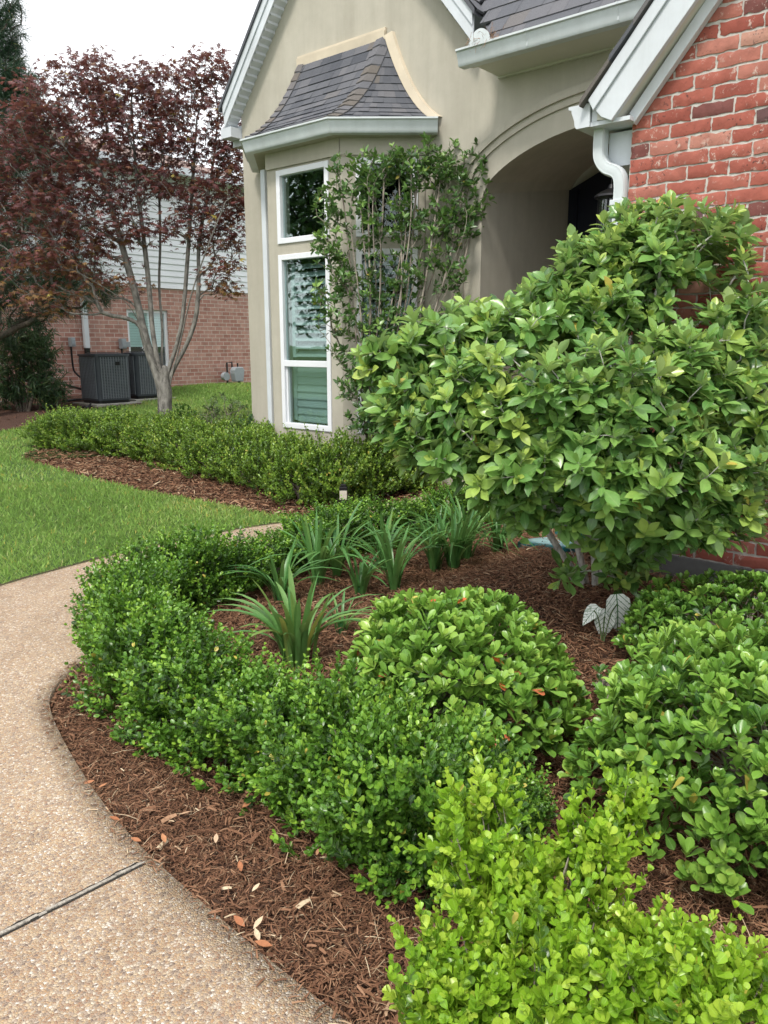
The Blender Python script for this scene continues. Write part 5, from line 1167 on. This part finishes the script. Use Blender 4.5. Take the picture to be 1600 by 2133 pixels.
# far hedge
GF = 'mid green boxwood shrubs of the far hedge'; LF = 'mid green boxwood shrub in the far clipped hedge below the bay window'
fp = [boxwood(M['boxfar'], LF, 40+i, n=620, R=.34, H=.55, leafL=.029, slen=.12, pairs=6, group=GF, tint=(.30, .2), newtip=.40, tall=.07, inner=.42, lump=.36, upright=1.1) for i in range(3)]
used = set(); fh = [(118, 930, 852), (165, 936, 855), (215, 942, 858), (268, 948, 862), (325, 957, 867), (385, 974, 874), (445, 990, 882), (508, 1006, 890), (570, 1024, 898), (632, 1042, 908), (700, 1046, 910), (770, 1036, 912), (835, 1018, 918),
      (150, 925, 850), (250, 938, 856), (350, 950, 862), (460, 962, 872), (560, 972, 882), (660, 980, 886), (750, 985, 880)]
sp_ = {0: 'boxwood at the left end of the far hedge, beside the lawn', 10: 'boxwood of the far hedge directly above the small path light'}
for i, (px, py, tpy) in enumerate(fh):
    k = i % 3; r_ = put(fp[k], px, py, tpy, k not in used, rzs[30+i], None, .92, .55); used.add(k)
    if i in sp_: r_['label'] = sp_[i]
r_ = put(fp[0], 862, 1018, 962, False, 2.2, 'low small boxwood at the right end of the far hedge', .55, .55)
r_ = put(fp[1], 1075, 1010, 960, False, 1.2, 'small pale green boxwood near the porch, seen under the big shrub', .6, .55)
# low shrubs behind the far hedge
def low(px, py, top, rpx, label, seed, mat, n, leafL, tint=(.4, .2)):
    p = at_ground(px, py); k_ = np.linalg.norm(p-CAM)/FPX; H = height_at(px, top, p[0], p[1])-p[2]
    return mound(label, p, rpx*k_, rpx*k_*.7, H, seed, n, leafL, 0, tint, 'low_shrub', mat, 6, None)
low(660, 945, 858, 95, 'low dark green shrub under the bay window, behind the far hedge', 121, M['lowshrub'], 300, .05)
low(385, 915, 842, 42, 'small dark shrub right of the maple trunk', 122, M['boxwood'], 150, .05, (.35, .15))
low(545, 940, 862, 70, 'low dark green shrub below the stucco corner, behind the far hedge', 123, M['lowshrub'], 200, .05)
low(245, 890, 843, 30, 'small dark shrub behind the far hedge in front of the air conditioners', 124, M['boxwood'], 90, .045, (.3, .15))
def airy(px, py, top, rpx, label, seed, n, leafL, mat, k=6):
    rng = np.random.default_rng(seed); p0 = at_ground(px, py); sc_ = np.linalg.norm(p0-CAM)/FPX; H = height_at(px, top, p0[0], p0[1])-p0[2]
    root = thing('airy_shrub', label, 'shrub', p0); t_, d = dome(n, rpx*sc_, rpx*sc_*.6, H*.55, rng, .6, .1, -.4, seed); t_ = t_+p0+ZV*H*.5
    stm = [np.array([p0+rng.normal(0, .03, 3)*np.array([1, 1, 0]), p0+ZV*H*.35+rng.normal(0, .06, 3), p0+ZV*H*.7+rng.normal(0, .12, 3)]) for _ in range(4)]
    V, Q, dd = grow(stm, t_, .002, .42, rng=rng, maxr=.012); link('branches', npmesh('branches', V-p0, Q), M['twig'], root)
    f = Fol(); rosettes(f, t_, nrm(dd+np.array([0, 0, .4])+rng.normal(0, .3, dd.shape)), leafL, k, rng, tm=(T_ELL, T_ELL), tint=(.45, .2), open_=1.1, inner=False); link('leaves', f.mesh('leaves', p0), mat, root)
airy(470, 925, 828, 55, 'feathery light green shrub left of the stucco corner', 131, 150, .05, M['azalea'])
airy(552, 925, 826, 32, 'thin twiggy plant in front of the white downspout', 132, 26, .075, M['azalea'], 5)
airy(447, 925, 832, 16, 'single thin sapling on the grass behind the far hedge', 133, 8, .06, M['azalea'], 4)

# red maple
mp0 = at_ground(345, 905); rng = np.random.default_rng(141)
MPL = thing('maple_tree', 'dark red leaved maple with a pale forked trunk beside the house', 'tree', mp0)
sm = 9.1
def mpp(px, py, d_=0): return at_depth(px, py, sm+d_)
stems = [np.array([mp0+np.array([.02*(k_-3), .02*sin(k_*2.3), 0]), mpp(345+2*(k_-3), 850, .01*cos(k_*2)), mpp(344+3*(k_-3), 800, .015*cos(k_*2))]+[mpp(*q) for q in pts if q[1] < 765]) for k_, pts in enumerate((
    [(342, 850), (325, 790), (305, 720), (285, 620), (262, 540), (235, 440), (200, 330)], [(345, 850), (330, 780), (318, 700), (312, 610), (300, 500), (285, 380), (275, 250)],
    [(350, 850), (352, 780), (375, 700), (385, 620), (392, 520), (400, 400), (410, 250)], [(355, 850), (372, 770), (405, 690), (415, 600), (412, 500), (440, 380), (455, 240)],
    [(345, 840, .1), (335, 760, .1), (340, 690, .15), (330, 600, .2), (335, 500, .3), (330, 360, .3)], [(340, 840, -.05), (310, 740, -.1), (280, 640, -.3), (220, 600, -.5), (150, 560, -.7)], [(352, 840, -.05), (375, 720, -.1), (395, 620, -.25), (430, 520, -.4), (470, 420, -.4)]))]
MLb = [(180, 150, 95, 45, 40), (130, 210, 110, 50, 48), (240, 200, 100, 50, 52), (330, 190, 90, 50, 50), (400, 170, 60, 50, 34), (450, 130, 40, 35, 16), (60, 260, 90, 55, 36), (160, 280, 120, 60, 60), (270, 280, 110, 60, 56), (370, 270, 100, 65, 56), (460, 260, 55, 60, 34), (480, 350, 38, 50, 24), (50, 350, 100, 60, 44), (150, 370, 120, 60, 56), (260, 370, 100, 60, 44), (360, 370, 80, 60, 38), (440, 400, 60, 60, 36), (490, 440, 30, 45, 16), (60, 450, 110, 60, 48), (170, 460, 110, 60, 48), (270, 470, 80, 50, 28), (380, 470, 70, 50, 24), (460, 490, 55, 45, 26), (80, 540, 110, 45, 36), (190, 550, 90, 45, 28), (120, 620, 100, 35, 22), (460, 570, 55, 40, 20), (250, 590, 60, 30, 8), (-40, 400, 80, 110, 50), (490, 300, 25, 40, 10), (510, 400, 14, 30, 5)]
tips, outd = [], []
for px, py, a_, b_, n_ in MLb:
    c_ = mpp(px, py, -.1); p, d = dome(int(n_*.98), a_*sm/FPX, min(.75, a_*sm/FPX*1.1), b_*sm/FPX, rng, .7, .1, -1, px); tips.append(p+c_); outd.append(d)
tips = np.concatenate(tips); outd = np.concatenate(outd)
dw = (tips-P0)@N; tt_ = (tips-P0)@U; k = ~((tt_ > -1.5) & (dw < .15)); tips, outd = tips[k], outd[k]
V, Q, dirs = grow(stems, tips, .0019, .53, rng=rng, wob=.08, maxr=.07, up_pen=1.0, minpar=.9)
link('branches', npmesh('branches', V-mp0, Q), M['maplebark'], MPL)
b = MB(); tk = smooth(np.array([mp0-ZV*.05, mpp(346, 875), mpp(345, 845), mpp(344, 815), mpp(344, 785), mpp(343, 762)])); b.tube(tk, np.interp(np.linspace(0, 1, len(tk)), [0, .2, .6, .85, 1], [.12, .088, .07, .054, .022]), 14)
b.v = [tuple(np.array(v)+np.array([.008*sin(v[2]*23+v[0]*60), .008*cos(v[2]*17+v[1]*50), 0])) for v in b.v]; b.build('trunk', M['maplebark'], MPL, smooth_=True, angle=80)
f = Fol(); n = len(tips)
for j in range(15):
    a = rng.uniform(0, 2*pi, n); rd = rng.uniform(.02, .2, n); h = np.stack([np.cos(a)*rd, np.sin(a)*rd, rng.normal(0, .035, n)-.03*rd/.2], 1)
    dr = nrm(h*np.array([1, 1, .3])+rng.normal(0, .04, (n, 3))+np.array([0, 0, -.035])); up = nrm(np.stack([rng.normal(0, .35, n), rng.normal(0, .35, n), np.ones(n)], 1))
    orange = np.clip((2.9-tips[:, 2])/.9, 0, 1)*.35+np.clip((tips[:, 0]+2.1)/.6, 0, 1)*.18
    f.add(T_MAP, tips+h, dr, up, rng.uniform(.04, .074, n), np.clip(rng.normal(.3, .2, n)+orange, 0, 1))
link('crown', f.mesh('crown', mp0), M['maple'], MPL)

# dark evergreen at the left and the fine-leaved shrub below it
def evergreen(name, label, base, stems, lobes, s_, seed, mat, nl, L, rt, depth=.9, droop=-.5, tm=T_NEED, pw=.46):
    rng = np.random.default_rng(seed); base = np.array(base); root = thing(name, label, 'tree' if 'tree' in name else 'shrub', base); tips = []
    for px, py, a_, b_, n_ in lobes:
        c_ = at_depth(px, py, s_); p, d = dome(int(n_*1.12), a_*s_/FPX, min(depth, a_*s_/FPX*1.1), b_*s_/FPX, rng, .7, .12, -1, px); tips.append(p+c_)
    tips = np.concatenate(tips); tips = tips[((tips-P0)@U) > NT+.15]
    V, Q, dirs = grow(stems, tips, rt, pw, rng=rng, wob=.1, maxr=.16, up_pen=.3, minpar=.3)
    link('trunk' if 'tree' in name else 'stems', npmesh('trunk', V-base, Q), M['darkbark'], root); f = Fol(); n = len(tips)
    for j in range(nl):
        q = rng.uniform(0, 1, n); dv = nrm(dirs*.5+rng.normal(0, .55, (n, 3))+np.array([0, 0, droop])); f.add(tm, tips-dirs*(q*.28)[:, None]+rng.normal(0, .02, (n, 3)), dv, nrm(rng.normal(0, 1, (n, 3))+ZV), L*rng.uniform(.6, 1.2, n), np.clip(rng.normal(.45, .22, n), 0, 1))
    link('crown', f.mesh('crown', base), mat, root); return root
se = 11.6; eb = at_ground(-60, 880)
evergreen('evergreen_tree', 'dark green evergreen tree rising behind the maple at the left edge', eb, [np.array([eb, at_depth(-60, 600, se), at_depth(-50, 300, se), at_depth(-30, 40, se), at_depth(-40, -200, se)])],
          [(5, 30, 50, 60, 80), (0, 110, 50, 60, 70), (45, 150, 50, 30, 30), (20, 180, 40, 50, 40), (60, 190, 30, 35, 22), (20, 270, 80, 70, 90), (90, 250, 55, 50, 36), (120, 310, 60, 50, 30), (30, 380, 100, 70, 80), (60, 480, 110, 70, 90), (130, 440, 60, 50, 30), (50, 570, 110, 60, 80), (150, 560, 70, 50, 40), (210, 600, 35, 35, 22), (-60, 300, 90, 300, 160), (20, 640, 80, 50, 40), (120, 620, 60, 30, 20)], se, 151, M['conifer'], 46, .17, .006)
sb = at_ground(50, 862); sn_ = 12.6
evergreen('feathery_shrub', 'dark feathery leaved shrub by the brick wall, left of the air conditioners', sb, [np.array([sb+np.array([x*.3, 0, 0]), at_depth(50+x*120, 790, sn_), at_depth(50+x*220, 700, sn_)]) for x in (-.25, -.12, 0, .1, .22)],
          [(60, 690, 60, 40, 50), (30, 740, 70, 60, 70), (90, 730, 40, 50, 40), (60, 800, 80, 45, 60), (110, 800, 40, 35, 26), (0, 800, 60, 60, 50), (128, 815, 25, 22, 12)], sn_, 152, M['nandina'], 26, .12, .004, .5, -.45, T_SLIM, .42)
# the street tree that the window panes mirror
rt0 = np.array([-10.5, 5.5, gz(-10, 5.5)]); rng = np.random.default_rng(161)
RT = thing('oak_tree', 'broad dark tree on the lawn, mirrored in the upper bay window', 'tree', rt0)
stems = [np.array([rt0, rt0+[0, 0, 1.4], rt0+[x, y, 3.4], rt0+[2*x, 2*y, 5.2]]) for x, y in ((.3, .2), (-.4, .3), (.1, -.5), (-.2, -.2), (.4, .6))]
p, d = dome(420, 2.0, 2.4, 2.6, rng, .6, .3, -.8, 3); tips = p+rt0+np.array([0, 0, 4.3])
V, Q, dirs = grow(stems, tips, .008, .5, rng=rng, maxr=.2, minpar=1.2); link('trunk', npmesh('trunk', V-rt0, Q), M['darkbark'], RT)
f = Fol(); n = len(tips)
for j in range(60):
    f.add(leaf_t(.5, ELLI[::2]+[ELLI[-1]], .1, .1), tips+rng.normal(0, .22, (n, 3)), nrm(rng.normal(0, 1, (n, 3))), nrm(rng.normal(0, 1, (n, 3))+ZV), rng.uniform(.12, .2, n), np.clip(rng.normal(.3, .2, n), 0, 1))
link('crown', f.mesh('crown', rt0), M['tallshrub'], RT)

# fallen leaves on the mulch and walk edge
T_FL = leaf_t(.40, [(0, .1), (.2, .6), (.45, 1), (.7, .8), (1, .05)], .10, -.05)
base_leaf = None
for i, (px, py, L_, az, ti) in enumerate(((372, 1697, .030, .2, .75), (250, 1708, .028, 2.9, .1), (505, 1682, .032, .9, .35), (449, 1756, .028, 1.7, .85), (503, 1815, .030, 1.9, .15), (510, 1930, .034, 2.4, .1), (528, 1935, .032, 1.1, .9), (540, 1960, .030, 2.0, .95), (567, 1970, .034, 3.0, .2), (858, 1972, .045, 2.6, .15), (660, 1782, .02, 1.5, .6), (294, 1752, .026, 2.9, .2), (345, 1755, .03, 2.1, .45), (525, 1857, .024, 1.0, .98), (175, 1632, .026, .3, .25), (205, 1640, .022, .6, .4))):
    p = at_ground(px, py, .03); f = Fol(); d = np.array([[cos(az), sin(az), .12]]); f.add(T_FL, np.zeros((1, 3)), d, nrm(np.array([[.2*sin(i), .25*cos(i*2), 1.]])), L_*1.35, ti)
    o = link('fallen_leaf', f.mesh('fallen_leaf'), M['deadleaf']); o.location = tuple(p)
    tag(o, 'dry %s leaf fallen on the brown mulch beside the pebbled walk' % ('rust brown' if ti < .5 else 'pale tan'), 'fallen leaf', 'rust brown fallen leaves' if ti < .5 else 'pale tan fallen leaves')
